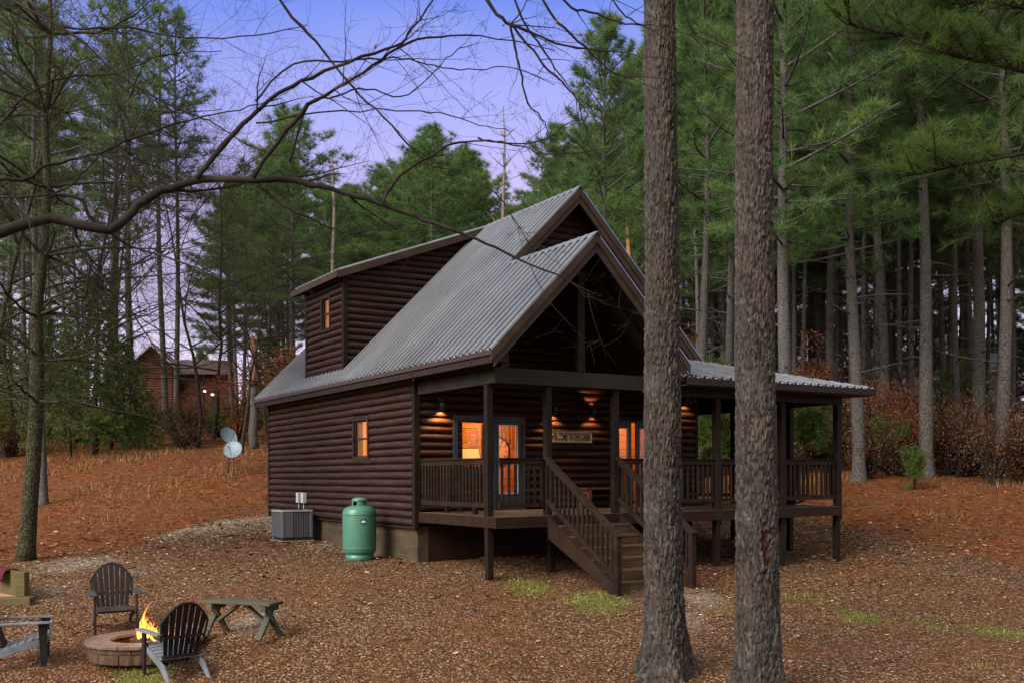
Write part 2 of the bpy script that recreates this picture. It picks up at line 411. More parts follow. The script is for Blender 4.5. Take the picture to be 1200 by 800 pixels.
# ridge caps
def cap(mb, p, q, w=.085, dz=.03):
    p = Vector(p); q = Vector(q); d = (q-p).normalized()
    for sx in (-1, 1):
        a = Vector((sx*w, 0, -w+dz))
        mb.prism([p+Vector((0,0,dz)), q+Vector((0,0,dz)), q+a, p+a], (sx*.7, 0, .7), .004)
mb = MB(); cap(mb, (PX, PY-.02, PZ+.006), (PX, 2.36, PZ+.006)); cap(mb, (RX, MF-.02, RZ+.006), (RX, MBK+.02, RZ+.006)); mb.build('ridge_cap', M['roof'], cabin)
# rake boards: two layers each
def rake(mb, x0, z0, x1, z1, y, wd=.17, th=.035, off=.0):
    d = Vector((x1-x0, 0, z1-z0)).normalized(); n = Vector((0, 0, -1))
    mb.prism([(x0, y, z0-off), (x1, y, z1-off), (x1, y, z1-off-wd), (x0, y, z0-off-wd)], (0, 1, 0), th)
mb = MB()
for (x0, z0, x1, z1, y) in ((EX, EZ, PX, PZ, PY), (3.95, EZ, PX, PZ, PY), (EX, EZ, RX, RZ, MF), (EXR, EZ, RX, RZ, MF), (EX, EZ, RX, RZ, MBK), (EXR, EZ, RX, RZ, MBK)):
    mb = MB(); rake(mb, x0, z0, x1, z1, y-.004, .15, .03, .012)
    rake(mb, x0+(.06 if x0 < x1 else -.06), z0+.06, x1, z1, y+.026, .31, .03, .012); mb.build('rake_board', M['fascia'], cabin)
mb = MB()
for x in (EX, ):
    mb.box(x-.012, x+.012, PY+.01, MBK-.01, EZ-.075, EZ-.002)
mb.box(EXR-.012, EXR+.012, MF, MBK, EZ-.075, EZ-.002); mb.box(3.94, 3.965, PY+.01, WF, EZ-.075, EZ-.002)
mb.build('drip_edge', M['metaledge'], cabin)
mb = MB(); mb.box(EX+.02, EX+.05, PY+.05, MBK-.05, EZ-.2, EZ-.08)
mb.box(EX+.05, -.01, PY+.06, MBK-.06, EZ-.17, EZ-.14)
mb.build('eave_board', M['trim'], cabin)
# ---- dormer
DY0, DY1 = 6.38, 8.62; DE = 6.28; DS = (RZ-.02-DE)/(RX+.25)
def dz_(x): return DE+(x+.25)*DS
dorm = MB()
dw = (7.16, 7.58, 5.16, 5.86)
siding(dorm, (0,0,0), (0,1,0), (-1,0,0), 4.17, dz_(0)-.10, lambda z: (DY0, DY1), [dw])
dorm.box(.004, .1, DY0+.01, dw[0], 4.1, dz_(0)-.1); dorm.box(.004, .1, dw[1], DY1, 4.1, dz_(0)-.1); dorm.box(.004, .1, dw[0], dw[1], 4.1, dw[2]); dorm.box(.004, .1, dw[0], dw[1], dw[3], dz_(0)-.1)
for yy, N in ((DY0, (0,-1,0)), (DY1, (0,1,0))):
    siding(dorm, (0, yy, 0), (1,0,0), N, 4.17, RZ-.2, lambda z: (max(.03, (z+.13-DE)/DS-.25), max(.03, z-4.16+.02)) )
    dorm.prism([(.02, yy, 4.1), (RX-.2, yy, RZ-.35), (.02, yy, dz_(0)-.12)], (0, 1 if N[1] < 0 else -1, 0), .08)
dorm.build('dormer_wall', M['log'], cabin)
for q in ((-.075, .03, DY0-.075, DY0+.04, 4.12, dz_(0)-.16), (-.075, .02, DY1-.03, DY1+.07, 4.12, dz_(0)-.16)): mb = MB(); mb.box(*q); mb.build('corner_board', M['trimz'], cabin, bevel=.005)
mb = MB(); mb.box(-.1, -.065, DY0-.1, DY1+.05, 4.075, 4.125); mb.build('flashing', M['roof'], cabin)
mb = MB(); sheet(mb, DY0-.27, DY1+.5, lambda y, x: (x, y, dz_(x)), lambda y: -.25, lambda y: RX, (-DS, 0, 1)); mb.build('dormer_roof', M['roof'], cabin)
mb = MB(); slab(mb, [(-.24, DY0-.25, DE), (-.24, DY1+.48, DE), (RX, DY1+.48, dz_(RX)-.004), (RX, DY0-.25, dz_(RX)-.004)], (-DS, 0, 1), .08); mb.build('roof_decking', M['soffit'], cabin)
mb = MB()
for y in (DY0-.275, DY1+.48):
    mb = MB(); mb.prism([(-.26, y, DE-.005), (RX-.1, y, dz_(RX-.1)-.005), (RX-.1, y, dz_(RX-.1)-.16), (-.26, y, DE-.16)], (0,1,0), .03); mb.build('rake_board', M['fascia'], cabin)
mb = MB(); mb.box(-.29, -.255, DY0-.25, DY1+.48, DE-.14, DE-.005); mb.build('eave_board', M['fascia'], cabin)
# ---- right-hand porch shed roof with its hip
SE, SZ, SS, SYM = 9.2, 3.57, .26, -.5
mb = MB()
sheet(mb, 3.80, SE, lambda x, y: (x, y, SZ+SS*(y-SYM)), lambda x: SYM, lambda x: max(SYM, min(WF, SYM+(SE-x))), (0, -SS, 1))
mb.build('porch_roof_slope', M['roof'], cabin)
mb = MB()
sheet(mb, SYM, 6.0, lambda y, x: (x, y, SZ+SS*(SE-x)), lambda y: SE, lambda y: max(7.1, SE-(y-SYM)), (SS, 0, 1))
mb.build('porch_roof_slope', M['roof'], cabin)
mb = MB(); mb.bar((SE, SYM, SZ+.012), (SE-3.43, WF, SZ+SS*3.43+.012), .12, .012); mb.build('ridge_cap', M['roof'], cabin)
mb = MB()
slab(mb, [(3.8, SYM+.02, SZ-.004), (SE-.02, SYM+.02, SZ-.004), (SE-3.43, WF, SZ+SS*3.43-.004), (3.8, WF, SZ+SS*3.43-.004)], (0, -SS, 1), .07)
slab(mb, [(SE-.02, SYM+.03, SZ-.006), (SE-.02, 5.97, SZ-.006), (7.25, 5.97, SZ+SS*1.95-.006), (7.25, SYM+1.95, SZ+SS*1.95-.006)], (SS, 0, 1), .07)
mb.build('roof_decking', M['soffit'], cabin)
mb = MB(); mb.box(3.86, SE, SYM-.025, SYM-.001, SZ-.13, SZ-.004); mb.box(SE-.001, SE+.024, SYM-.025, 6.0, SZ-.13, SZ-.004)
mb.box(3.86, SE-.02, SYM+.005, .1, SZ-.15, SZ-.125); mb.box(8.8, SE-.02, .1, 6, SZ-.15, SZ-.125)
mb.build('eave_board', M['trim'], cabin)
# ---- beams, posts
mb = MB(); mb.box(0, 4.02, 0, .10, 3.33, 3.60); mb.box(.0, .10, .101, WF-.06, 3.33, 3.56)
mb.build('porch_beam', M['beam'], cabin, bevel=.008)
mb = MB(); mb.box(.03, .09, .12, WF-.05, 3.585, 3.80); mb.box(.14, .30, .02, .12, 3.605, 3.93)
mb.build('porch_beam', M['trim'], cabin)
mb = MB(); mb.box(4.0, 8.86, .06, .17, 3.27, 3.43); mb.box(8.72, 8.84, .18, 5.9, 3.27, 3.43); mb.build('porch_beam', M['trim'], cabin)
mb = MB(); mb.box(1.75, 1.90, .0, .13, 3.602, 5.66); mb.build('king_post', M['trimz'], cabin, bevel=.008)
mb = MB()
for x0, x1 in ((.1, 1.78), (3.55, 1.82)):
    mb.bar((x0, .07, roof_z(.1)-.32 if x0 < 1 else PZ-(x0-PX)-.32), (x1, .07, PZ-.32), .1, .2, up=(0,1,0))
mb.build('gable_rafter', M['trimz'], cabin)
posts = [(.07, .33, 3.33), (1.15, .12, 3.33), (2.65, .12, 3.33), (3.93, .12, 3.33), (5.20, .12, 3.27), (7.04, .12, 3.27), (8.78, .12, 3.27), (8.78, 1.45, 3.27), (8.78, 3.2, 3.27), (8.78, 5.0, 3.27)]
for x, y, t in posts:
    mb = MB(); w = .06 if x < 4 else .066
    mb.box(x-w, x+w, y-w, y+w, DZ-.3, t-.001); mb.build('porch_post', M['trimz'], cabin, bevel=.006)
for x, y in [(.07, .33), (1.55, .6), (3.93, .14), (5.20, .14), (7.04, .14), (8.76, .14), (8.76, 1.45), (8.76, 3.2), (8.76, 5.0), (7.3, 1.5), (5.4, 2.2), (3.2, 1.6)]:
    mb = MB(); g = gz(x, y); mb.box(x-.058, x+.058, y-.058, y+.058, g-.15, DZ-.2); mb.build('deck_post', M['trimz'], cabin, bevel=.006)
# ---- deck
mb = MB(); y = .03
while y < WF-.15:
    t = random.random(); mb.box(.03, 8.74, y, y+.135, DZ-.035, DZ, t); y += .141
y0 = y
while y < 5.9: mb.box(7.3, 8.74, y, y+.135, DZ-.035, DZ, random.random()); y += .141
mb.build('deck_floor', M['deck'], cabin)
mb = MB(); mb.box(0, 8.76, -.0, .045, DZ-.20, DZ-.002); mb.box(-.0, .045, .046, WF-.08, DZ-.19, DZ-.002); mb.box(8.715, 8.76, .046, 5.9, DZ-.2, DZ-.002); mb.box(7.3, 8.7, 5.86, 5.9, DZ-.2, DZ-.002)
for k in range(1, 14): mb.box(k*.63, k*.63+.04, .06, WF-.02, DZ-.2, DZ-.04)
mb.build('rim_board', M['rim'], cabin, bevel=.004)
# ---- railings
def railing(p, q, z=DZ, sp=.125):
    p = Vector((*p, 0)); q = Vector((*q, 0)); d = q-p; L = d.length; u = d/L
    up = Vector((0,0,1))
    mb = MB(); mb.bar(p+up*(z+.94), q+up*(z+.94), .045, .095); mb.bar(p+up*(z+.995), q+up*(z+.995), .10, .018)
    top = mb.build('railing', M['rail'], cabin, bevel=.004)
    mb = MB(); mb.bar(p+up*(z+.19), q+up*(z+.19), .045, .08); mb.build('bottom_rail', M['rail'], top, bevel=.003)
    n = max(2, int(L/sp))
    for i in range(n):
        c = p+u*(L*(i+.5)/n+random.uniform(-.008, .008)); mb = MB(); mb.bar(c+up*(z+.232), c+up*(z+.89), .036, .036, up=(u.x, u.y, 0), tint=random.random()); mb.build('baluster', M['rail'], top)
railing((.07, .42), (.07, WF-.1), sp=.115)
railing((.14, .12), (1.09, .12)); railing((2.71, .12), (3.87, .12)); railing((3.99, .12), (5.14, .12)); railing((5.26, .12), (6.98, .12)); railing((7.10, .12), (8.72, .12))
railing((8.76, .2), (8.76, 1.39)); railing((8.76, 1.51), (8.76, 3.14)); railing((8.76, 3.26), (8.76, 4.94))
# ---- stairs
SX0, SX1 = 1.12, 2.64; rise, run = .174, .275
g0 = gz(1.9, -2.0)
stairs = MB()
for k in range(1, 7):
    zt = DZ-rise*k; yb = -run*(k-1)
    stairs.box(SX0, SX1, yb-run-.03, yb-.002, zt-.038, zt, random.random())
    stairs.box(SX0, SX1, yb-run-.022, yb-run+.0, zt-rise+.002, zt-.039, .2+.5*random.random())
stairs.box(SX0, SX1, -.025, -.002, DZ-rise, DZ-.2)
stairs.box(SX0-.02, SX1+.22, -run*7-.12, -run*6-.024, g0-.1, DZ-rise*7+.01, .3)
st = stairs.build('staircase', M['stair'], cabin, bevel=.004)
for x in (SX0-.055, SX1+.005):
    mb = MB(); mb.prism([(x, 0.0, DZ-.03), (x, 0.0, DZ-.40), (x, -run*6.9, g0-.02), (x, -run*7-.02, g0+.1), (x, -run*7-.02, DZ-rise*7+.12)], (1,0,0), .048)
    mb.build('stringer', M['rim'], st)
    nx = x+.024; hz = lambda y: DZ+.94+y*.645
    mb = MB(); mb.box(nx-.05, nx+.05, -1.95, -1.85, g0-.08, hz(-1.9)+.03); mb.build('newel_post', M['rail'], st, bevel=.006)
    mb = MB(); mb.bar((nx, .06, hz(0)+.07), (nx, -1.97, hz(-1.97)+.05), .12, .035); mb.bar((nx, .04, hz(0)-.0), (nx, -1.86, hz(-1.86)), .04, .085)
    mb.build('handrail', M['rail'], st, bevel=.004)
    mb = MB(); mb.bar((nx, .04, hz(0)-.68), (nx, -1.86, hz(-1.86)-.68), .05, .08); mb.build('bottom_rail', M['rail'], st, bevel=.003)
    for i in range(14):
        y = -.08-i*.13; mb = MB(); mb.bar((nx, y, hz(y)-.64), (nx, y, hz(y)-.04), .034, .034, up=(0,1,0), tint=random.random()); mb.build('baluster', M['rail'], st)
# ---- windows and doors in the side wall, dormer and front wall
def lit(name, c0, c1, s):
    m = Mat(name, .5, .3); g = m.noise(m.coords('Object', (3, 3, 3)), 2., 3)
    col = m.mix(g, (*c0, 1), (*c1, 1)); m.color((.05,.03,.02)); m.l(col, m.b.inputs['Emission Color']); m.b.inputs['Emission Strength'].default_value = s; return m.m
M['blindlit'] = lit('lit_blind_slat', (1.0,.19,.010), (1., .30,.025), .72)
M['blinddim'] = lit('dim_blind', (.35,.13,.03), (.5,.20,.05), .28)
def side_window(y0, y1, z0, z1, x=-.085, dim=.42):
    w = MB(); fw_ = .07
    for a, b, c, d in ((y0-fw_, y1+fw_, z1, z1+fw_+.03), (y0-fw_, y1+fw_, z0-fw_, z0), (y0-fw_, y0, z0, z1), (y1, y1+fw_, z0, z1)): w.box(x, .0, a, b, c, d)
    fr = w.build('window', M['trim'], cabin, bevel=.005)
    s = MB(); zm = (z0+z1)/2
    s.box(-.045, -.02, y0, y1, zm-.02, zm+.02); s.box(-.045, -.02, y0, y0+.03, z0, z1); s.box(-.045, -.02, y1-.03, y1, z0, z1); s.box(-.045, -.02, y0+.03, y1-.03, z0, z0+.03); s.box(-.045, -.02, y0+.03, y1-.03, z1-.03, z1)
    s.build('sash', M['trim'], fr)
    g = MB(); g.box(-.034, -.030, y0+.03, y1-.03, z0+.03, z1-.03); g.build('pane', M['glass'], fr)
    b = MB(); z = z0+.03
    while z < z1-.02: b.box(.01, .012, y0, y1-dim*(y1-y0), z, z+.026); z += .032
    b.build('blind', M['blindlit'], fr)
    b = MB(); z = z0+.03
    while z < z1-.02: b.box(.01, .012, y1-dim*(y1-y0)+.004, y1, z, z+.026); z += .032
    b.box(.03, .034, y0, y1, z0, z1)
    b.build('blind', M['blinddim'], fr)
side_window(*side_win); side_window(*dw, dim=.35)
def front_open(x0, x1, z0, z1, fw_, name, panels, sill=False):
    w = MB(); y0, y1 = WF-.085, WF+.02
    for a, b, c, d in ((x0, x1, z1-fw_, z1), (x0, x0+fw_, z0, z1-fw_), (x1-fw_, x1, z0, z1-fw_)): w.box(a, b, y0, y1, c, d)
    if sill: w.box(x0, x1, y0, y1, z0, z0+fw_)
    fr = w.build(name, M['blue'], cabin, bevel=.004)
    for (a, b, c, d, lo) in panels:
        p = MB(); ya, yb = WF-.03, WF+.015; L = x0+fw_+.002 if a == panels[0][0] else None
        p.box(a-.10, a, ya, yb, lo, z1-fw_-.003); p.box(b, b+.10, ya, yb, lo, z1-fw_-.003); p.box(a, b, ya, yb, d, z1-fw_-.003); p.box(a, b, ya, yb, lo, c)
        p.build('door_leaf' if name == 'door' else 'sash', M['blue'], fr)
        g = MB(); g.box(a, b, WF-.012, WF-.008, c, d); g.build('pane', M['glass'], fr)
        t = MB(); 
        for q in ((a-.004, a+.012, c, d), (b-.012, b+.004, c, d), (a, b, d-.012, d+.004), (a, b, c-.004, c+.012)): t.box(q[0], q[1], WF-.034, WF-.028, q[2], q[3])
        t.build('glazing_bead', M['white'] if name == 'door' else M['fascia'], fr)
    return fr
front_open(.78, 1.70, 1.83, 2.97, .10, 'window', [(1.0, 1.50, 1.94, 2.84, 1.93)], True)
d1 = front_open(1.71, 2.47, DZ, 2.97, .04, 'door', [(1.86, 2.32, 1.40, 2.80, DZ+.005)])
mb = MB(); mb.box(1.775, 1.80, WF-.09, WF-.03, 1.98, 2.1); mb.build('door_handle', M['black'], d1)
d2 = front_open(4.80, 5.98, DZ, 2.97, .05, 'door', [(4.96, 5.22, 1.35, 2.80, DZ+.005), (5.56, 5.82, 1.35, 2.80, DZ+.005)])
mb = MB(); mb.box(4.745, 4.785, WF-.10, WF-.07, 1.42, 2.90); mb.build('jamb_strip', M['white'], d2)
# ---- the lit room behind the door and windows
mb = MB(); ix0, ix1, iy0, iy1 = .12, 7.05, WF+.11, 4.3
mb.box(ix0, ix1, iy1, iy1+.05, DZ, 3.5); mb.box(ix0, ix1, iy0, iy1, DZ-.04, DZ); mb.box(ix0, ix1, iy0, iy1, 3.4, 3.45); mb.box(ix0-.0, ix0+.03, iy0, iy1, DZ, 3.4); mb.box(ix1-.03, ix1, iy0, iy1, DZ, 3.4)
mb.box(3.75, 3.8, iy0, iy1, DZ, 3.4)
mb.build('interior_wall', M['pine'], cabin)
# ================================================================== LAMPS (only where the photo shows them lit)
def point(name, loc, e, c=(1,.42,.12), r=.03, parent=None):
    l = bpy.data.lights.new(name, 'POINT'); l.energy = e; l.color = c; l.shadow_soft_size = r
    o = bpy.data.objects.new(name, l); COL.objects.link(o); o.location = loc
    if parent: o.parent = parent
    return o
M['lampglow'] = emit('lit_bulb', (1,.50,.18), 9)
M['bulbhot'] = emit('bulb_white_hot', (1,.72,.45), 14)
room = [(1.3, 3.5, 3.1), (2.6, 3.5, 3.1), (5.9, 3.6, 3.0)]
def on_wall(px, py, Y):
    r = ray(px, py); t = (Y-CAM[1])/r[1]; return [CAM[i]+r[i]*t for i in range(3)]
for i, (x, y, z) in enumerate(room):
    e = empty('ceiling_lamp', (x, y, 3.39), 0, ['small ceiling lamp in the lit room behind the left porch window', 'small ceiling lamp in the lit room behind the glazed blue door', 'small ceiling lamp in the lit room behind the right-hand porch doors'][i], 'ceiling lamp')
    mb = MB(); mb.lathe([(.09, 0), (.11, -.03), (.03, -.06)], 16); mb.build('lamp_base', M['black'], e)
    mb = MB(); mb.lathe([(.03, -.06), (.07, -.10), (.07, -.13), (.0, -.17)], 16); mb.build('lamp_shade', M['lampglow'], e, True)
    point('room_light', (0, 0, -.35), 40, (1,.37,.065), .08, e)
SC = [((.50, 3.06), 'black wall lamp at the left end of the porch, nearest the outside corner', 7, False), ((3.18, 3.05), 'black wall lamp over the left end of the welcome sign', 5, False), ((4.19, 3.04), 'black wall lamp over the right end of the welcome sign', 2.2, True), ((6.87, 3.40), 'black wall lamp at the right end of the porch, by the dark house corner', 2.2, False)]
for (x, z), lab, e_, up in SC:
    e = empty('wall_lamp', (x, WF-.075, z), 0, lab, 'wall lamp', 'lamps on the porch wall')
    mb = MB(); mb.box(-.05, .05, -.0, .03, -.02, .22); mb.build('wall_plate', M['black'], e, bevel=.005)
    mb = MB(); mb.lathe([(.052, .17), (.062, .165), (.062, 0), (.056, 0), (.052, .005), (.05, .15)], 20, (0, -.09, 0)); mb.build('lamp_shade', M['black'], e, True)
    mb = MB(); mb.lathe([(.0, .02), (.022, .03), (.026, .05), (.012, .09), (.0, .10)], 12, (0, -.09, 0)); mb.build('bulb', M['bulbhot'], e, True)
    l = bpy.data.lights.new('lamp_beam', 'SPOT'); l.energy = e_*6; l.color = (1,.38,.09); l.spot_size = R(118); l.spot_blend = .55; l.shadow_soft_size = .02
    o = bpy.data.objects.new('lamp_beam', l); COL.objects.link(o); o.parent = e; o.location = (0, -.09, -.015); o.rotation_euler = (R(14), 0, 0)
    if up:
        l = bpy.data.lights.new('lamp_beam', 'SPOT'); l.energy = e_*5; l.color = (1,.38,.09); l.spot_size = R(100); l.spot_blend = .5; l.shadow_soft_size = .02
        o = bpy.data.objects.new('lamp_beam', l); COL.objects.link(o); o.parent = e; o.location = (0, -.09, .19); o.rotation_euler = (R(180-14), 0, 0)
# ---- things on the inner wall
cq = on_wall(582, 528, 4.28); cl = empty('wall_clock', tuple(cq), 0, 'round clock with dark hands on the wood wall seen through the glazed door', 'clock')
mb = MB(); mb.prism([(.30*math.cos(t*math.pi/16), 0, .30*math.sin(t*math.pi/16)) for t in range(32)], (0,-1,0), .03); mb.build('clock_face', plain('clock_cream', (.6,.42,.2), .5), cl)
mb = MB()
for k in range(12):
    t = k*math.pi/6; mb.bar((.18*math.cos(t), -.035, .18*math.sin(t)), (.27*math.cos(t), -.035, .27*math.sin(t)), .01, .03, up=(0,1,0))
mb.bar((0,-.038,0), (.1,-.038,.12), .01, .02, up=(0,1,0)); mb.bar((0,-.038,0), (-.15,-.038,-.1), .01, .015, up=(0,1,0))
mb.build('clock_hands', M['black'], cl)
mb = MB()
n = 32
for r0, r1 in ((.29, .33),):
    for k in range(n):
        a, b = 2*math.pi*k/n, 2*math.pi*(k+1)/n
        mb.prism([(r0*math.cos(a),0,r0*math.sin(a)), (r1*math.cos(a),0,r1*math.sin(a)), (r1*math.cos(b),0,r1*math.sin(b)), (r0*math.cos(b),0,r0*math.sin(b))], (0,-1,0), .045)
mb.build('clock_rim', M['black'], cl)
pq = on_wall(596, 507, 4.28); pl = empty('wall_panel', tuple(pq), 0, 'row of vertical dark wooden slats hanging above the clock inside the door', 'wall decor')
mb = MB()
for k, h in enumerate((.30, .42, .52, .46, .60, .40)): mb.box(-.30+k*.10, -.25+k*.10, -.03, 0, .25-h, .25)
mb.build('slat_panel', plain('slat_brown', (.16,.07,.03), .6), pl)
mq = on_wall(549, 513, 4.28); pc = empty('wall_map', tuple(mq), 0, 'framed brown map or picture on the wall behind the left porch window', 'picture')
mb = MB(); mb.box(-.20, .20, -.02, 0, -.22, .22); mb.build('picture_frame', M['black'], pc)
pm = Mat('faded_map_print', .7, .2); nn = pm.noise(pm.coords('Object'), 9, 6, .7, 1.5); pm.color(pm.ramp(nn, [(.42, (.50,.30,.12)), (.5, (.20,.10,.04)), (.56, (.55,.34,.15))]))
mb = MB(); mb.box(-.185, .185, -.026, -.021, -.205, .205); mb.build('picture_print', pm.m, pc)
lq = on_wall(551, 531, 3.7); tl = empty('table_lamp', (lq[0], lq[1], lq[2]-.18), 0, 'pale drum lampshade glowing just inside the left porch window', 'lamp')
mb = MB(); mb.lathe([(.17, .28), (.20, .10), (.20, .09), (.0, .085)], 24); mb.build('lamp_shade', emit('lampshade_lit', (1,.46,.12), .75), tl, True)
mb = MB(); mb.lathe([(.09, -.55), (.09, -.5), (.03, -.45), (.05, -.2), (.02, .09)], 16); mb.build('lamp_base', M['black'], tl, True)
# ---- the sign over the bench
sg = empty('welcome_sign', (3.63, WF-.085, 2.585), 0, 'long pale wooden board reading WELCOME TO THE CABIN on the porch wall', 'sign')
mb = MB(); mb.box(-.56, .56, -.0, .02, -.135, .135); mb.build('sign_board', wood('pale_sign_wood', (.42,.32,.19), (.62,.48,.30), .7, 'x'), sg, bevel=.004)
mb = MB()
for q in ((-.56,.56,.12,.14), (-.56,.56,-.14,-.12), (-.57,-.55,-.14,.14), (.55,.57,-.14,.14)): mb.box(q[0], q[1], -.012, .0, q[2], q[3])
mb.build('sign_frame', M['fascia'], sg)
def text_mesh(name, s, size, w, h, m, parent, loc, rot=(R(90),0,0)):
    cu = bpy.data.curves.new(name+'_c', 'FONT'); cu.body = s; cu.size = size; cu.extrude = .003; cu.offset = .006; cu.align_x = 'CENTER'; cu.align_y = 'CENTER'
    t = bpy.data.objects.new(name+'_c', cu); COL.objects.link(t)
    bpy.context.view_layer.update()
    me = bpy.data.meshes.new_from_object(t.evaluated_get(bpy.context.evaluated_depsgraph_get()))
    bpy.data.objects.remove(t); me.name = name
    xs = [v.co.x for v in me.vertices]; ys = [v.co.y for v in me.vertices]
    sx = w/(max(xs)-min(xs)); sy = h/(max(ys)-min(ys)); cx = (max(xs)+min(xs))/2; cy = (max(ys)+min(ys))/2
    for v in me.vertices: v.co.x = (v.co.x-cx)*sx; v.co.y = (v.co.y-cy)*sy
    me.materials.clear(); me.materials.append(m)
    o = bpy.data.objects.new(name, me); COL.objects.link(o); o.parent = parent; o.location = loc; o.rotation_euler = rot; return o
text_mesh('lettering', 'WELCOME TO THE CABIN', .2, 1.03, .165, M['black'], sg, (0, -.005, 0))
# ---- bench under the sign, chairs and a low bench on the deck
def bench(name, loc, rz, L, label, m, back=False, h=.43):
    b = empty(name, loc, rz, label, 'bench')
    mb = MB()
    for k in range(3): mb.box(-L/2, L/2, -.2+k*.135, -.08+k*.135, h-.035, h, random.random())
    mb.build('seat', m, b, bevel=.005)
    for sx in (-1, 1):
        mb = MB(); x = sx*(L/2-.12); mb.box(x-.04, x+.04, -.19, -.11, 0, h-.036); mb.box(x-.04, x+.04, .10, .18, 0, h-.036); mb.box(x-.03, x+.03, -.108, .098, h-.14, h-.037); mb.build('leg', m, b, bevel=.004)
    if back:
        mb = MB(); mb.box(-L/2, L/2, .2, .24, h+.1, h+.22); mb.box(-L/2, L/2, .2, .24, h+.28, h+.4)
        for sx in (-1, 1): x = sx*(L/2-.12); mb.box(x-.03, x+.03, .2, .245, h-.1, h+.42)
        mb.build('backrest', m, b, bevel=.004)
    return b
M['redwood'] = wood('reddish_bench_wood', (.10,.035,.02), (.2,.085,.05), .5, 'x')
bench('porch_bench', (4.2, 2.58, DZ), 0, 1.05, 'reddish wooden bench against the log wall under the welcome sign', M['redwood'])
bench('porch_bench', (.55, 1.9, DZ), R(90), 1.3, 'dark low bench standing behind the left side railing of the porch', M['trim'], False, .40)
def porch_chair(x, y, rz, label):
    c = empty('porch_chair', (x, y, DZ), rz, label, 'chair', 'dark chairs on the right-hand porch'); m = M['trimz']
    mb = MB(); 
    for k in range(5): mb.box(-.27, .27, -.26+k*.1, -.17+k*.1, .40-k*.008, .425-k*.008)
    mb.build('seat', m, c)
    mb = MB()
    for k in range(6): x_ = -.22+k*.088; mb.bar((x_, .24, .40), (x_, .40, 1.02), .05, .018, up=(0,1,0))
    mb.bar((-.27, .40, 1.03), (.27, .40, 1.03), .03, .06); mb.build('backrest', m, c)
    for sx in (-1, 1):
        mb = MB(); mb.box(sx*.29-.05, sx*.29+.05, -.28, .30, .62, .645); mb.build('arm', m, c)
        mb = MB(); mb.bar((sx*.29, -.25, .06), (sx*.29, -.25, .62), .045, .045, up=(0,1,0)); mb.build('leg', m, c)
        mb = MB(); mb.bar((sx*.29, .22, .06), (sx*.29, .27, .62), .045, .045, up=(0,1,0)); mb.build('leg', m, c)
        mb = MB(); mb.tube([(sx*.29, -.45+.1*k, .03+.09*((k-4.5)/4.5)**2) for k in range(10)], .022, 6); mb.build('rocker', m, c)
porch_chair(7.95, 1.0, R(200), 'dark slatted rocking chair behind the rail near the right-hand corner of the porch')
porch_chair(6.2, 2.1, R(10), 'dark slatted rocking chair against the log wall behind the two big pine trunks')
# ================================================================== PROPANE TANK, AIR UNIT, BOXES
tm = Mat('green_tank_paint', .38, .5); nz = tm.noise(tm.coords('Object'), 5, 6, .7); nz2 = tm.noise(tm.coords('Object', (14, 14, 1.2)), 1, 5, .75)
tm.color(tm.mix(tm.ramp(nz2, [(.5, (0,0,0)), (.8, (.55,.55,.55))]), tm.mix(nz, (.034,.135,.100), (.055,.185,.138)), (.10,.16,.12)))
p = on_ground(424.5, 656); tx, ty = -.66, 4.15; tz = gz(tx, ty)
tk = empty('propane_tank', (tx, ty, tz-.01), 0, 'upright green propane tank with a round blue emblem beside the cabin wall', 'propane tank')
r = .335
mb = MB(); mb.lathe([(0, .12), (.18, .115), (r*.82, .14), (r*.96, .19), (r, .26), (r, .93), (r*.985, .985), (r*.9, 1.045), (r*.7, 1.09), (r*.4, 1.115), (0, 1.12)], 40); mb.build('tank_body', tm.m, tk, True)
mb = MB(); mb.lathe([(r*.80, 0), (r*.82, 0), (r*.82, .15), (r*.79, .15)], 36); mb.build('foot_ring', tm.m, tk, True)
for zq in (.255, .925): mb = MB(); mb.lathe([(r+.004, zq), (r+.006, zq+.01), (r+.004, zq+.02)], 40); mb.build('weld_seam', tm.m, tk, True)
mb = MB()
N_ = 30
for k in range(N_):
    a, b = 2*math.pi*k/N_, 2*math.pi*(k+1)/N_
    if 3.35 < a < 3.95: lo = 1.19
    else: lo = 1.09
    for r0 in (.14, ):
        mb.prism([(r0*math.cos(a), r0*math.sin(a), lo), (r0*math.cos(b), r0*math.sin(b), lo), (r0*math.cos(b), r0*math.sin(b), 1.22), (r0*math.cos(a), r0*math.sin(a), 1.22)], (math.cos((a+b)/2), math.sin((a+b)/2), 0), .006)
mb.build('collar', tm.m, tk)
mb = MB(); mb.lathe([(.16, 1.20), (.165, 1.215), (.15, 1.245), (.09, 1.27), (0, 1.28)], 30, (.012, 0, 0)); mb.build('lid', tm.m, tk, True)
mb = MB(); mb.tube([(0,0,1.1),(0,0,1.19)], .03, 10); mb.build('valve', plain('brass', (.35,.22,.07), .4, .5, .8), tk)
mb = MB(); mb.tube([(0,0,1.16), (.10,.12,1.20), (.2,.3,1.12), (.42,.45,.95), (.60,.55,.80)], .011, 8); mb.build('gas_hose', M['black'], tk, True)
mb = MB(); mb.lathe([(0,0),(.055,.0),(.06,.015),(.06,.04),(.03,.06),(0,.06)], 18, (.10,.10,1.16)); mb.build('regulator', M['black'], tk, True)
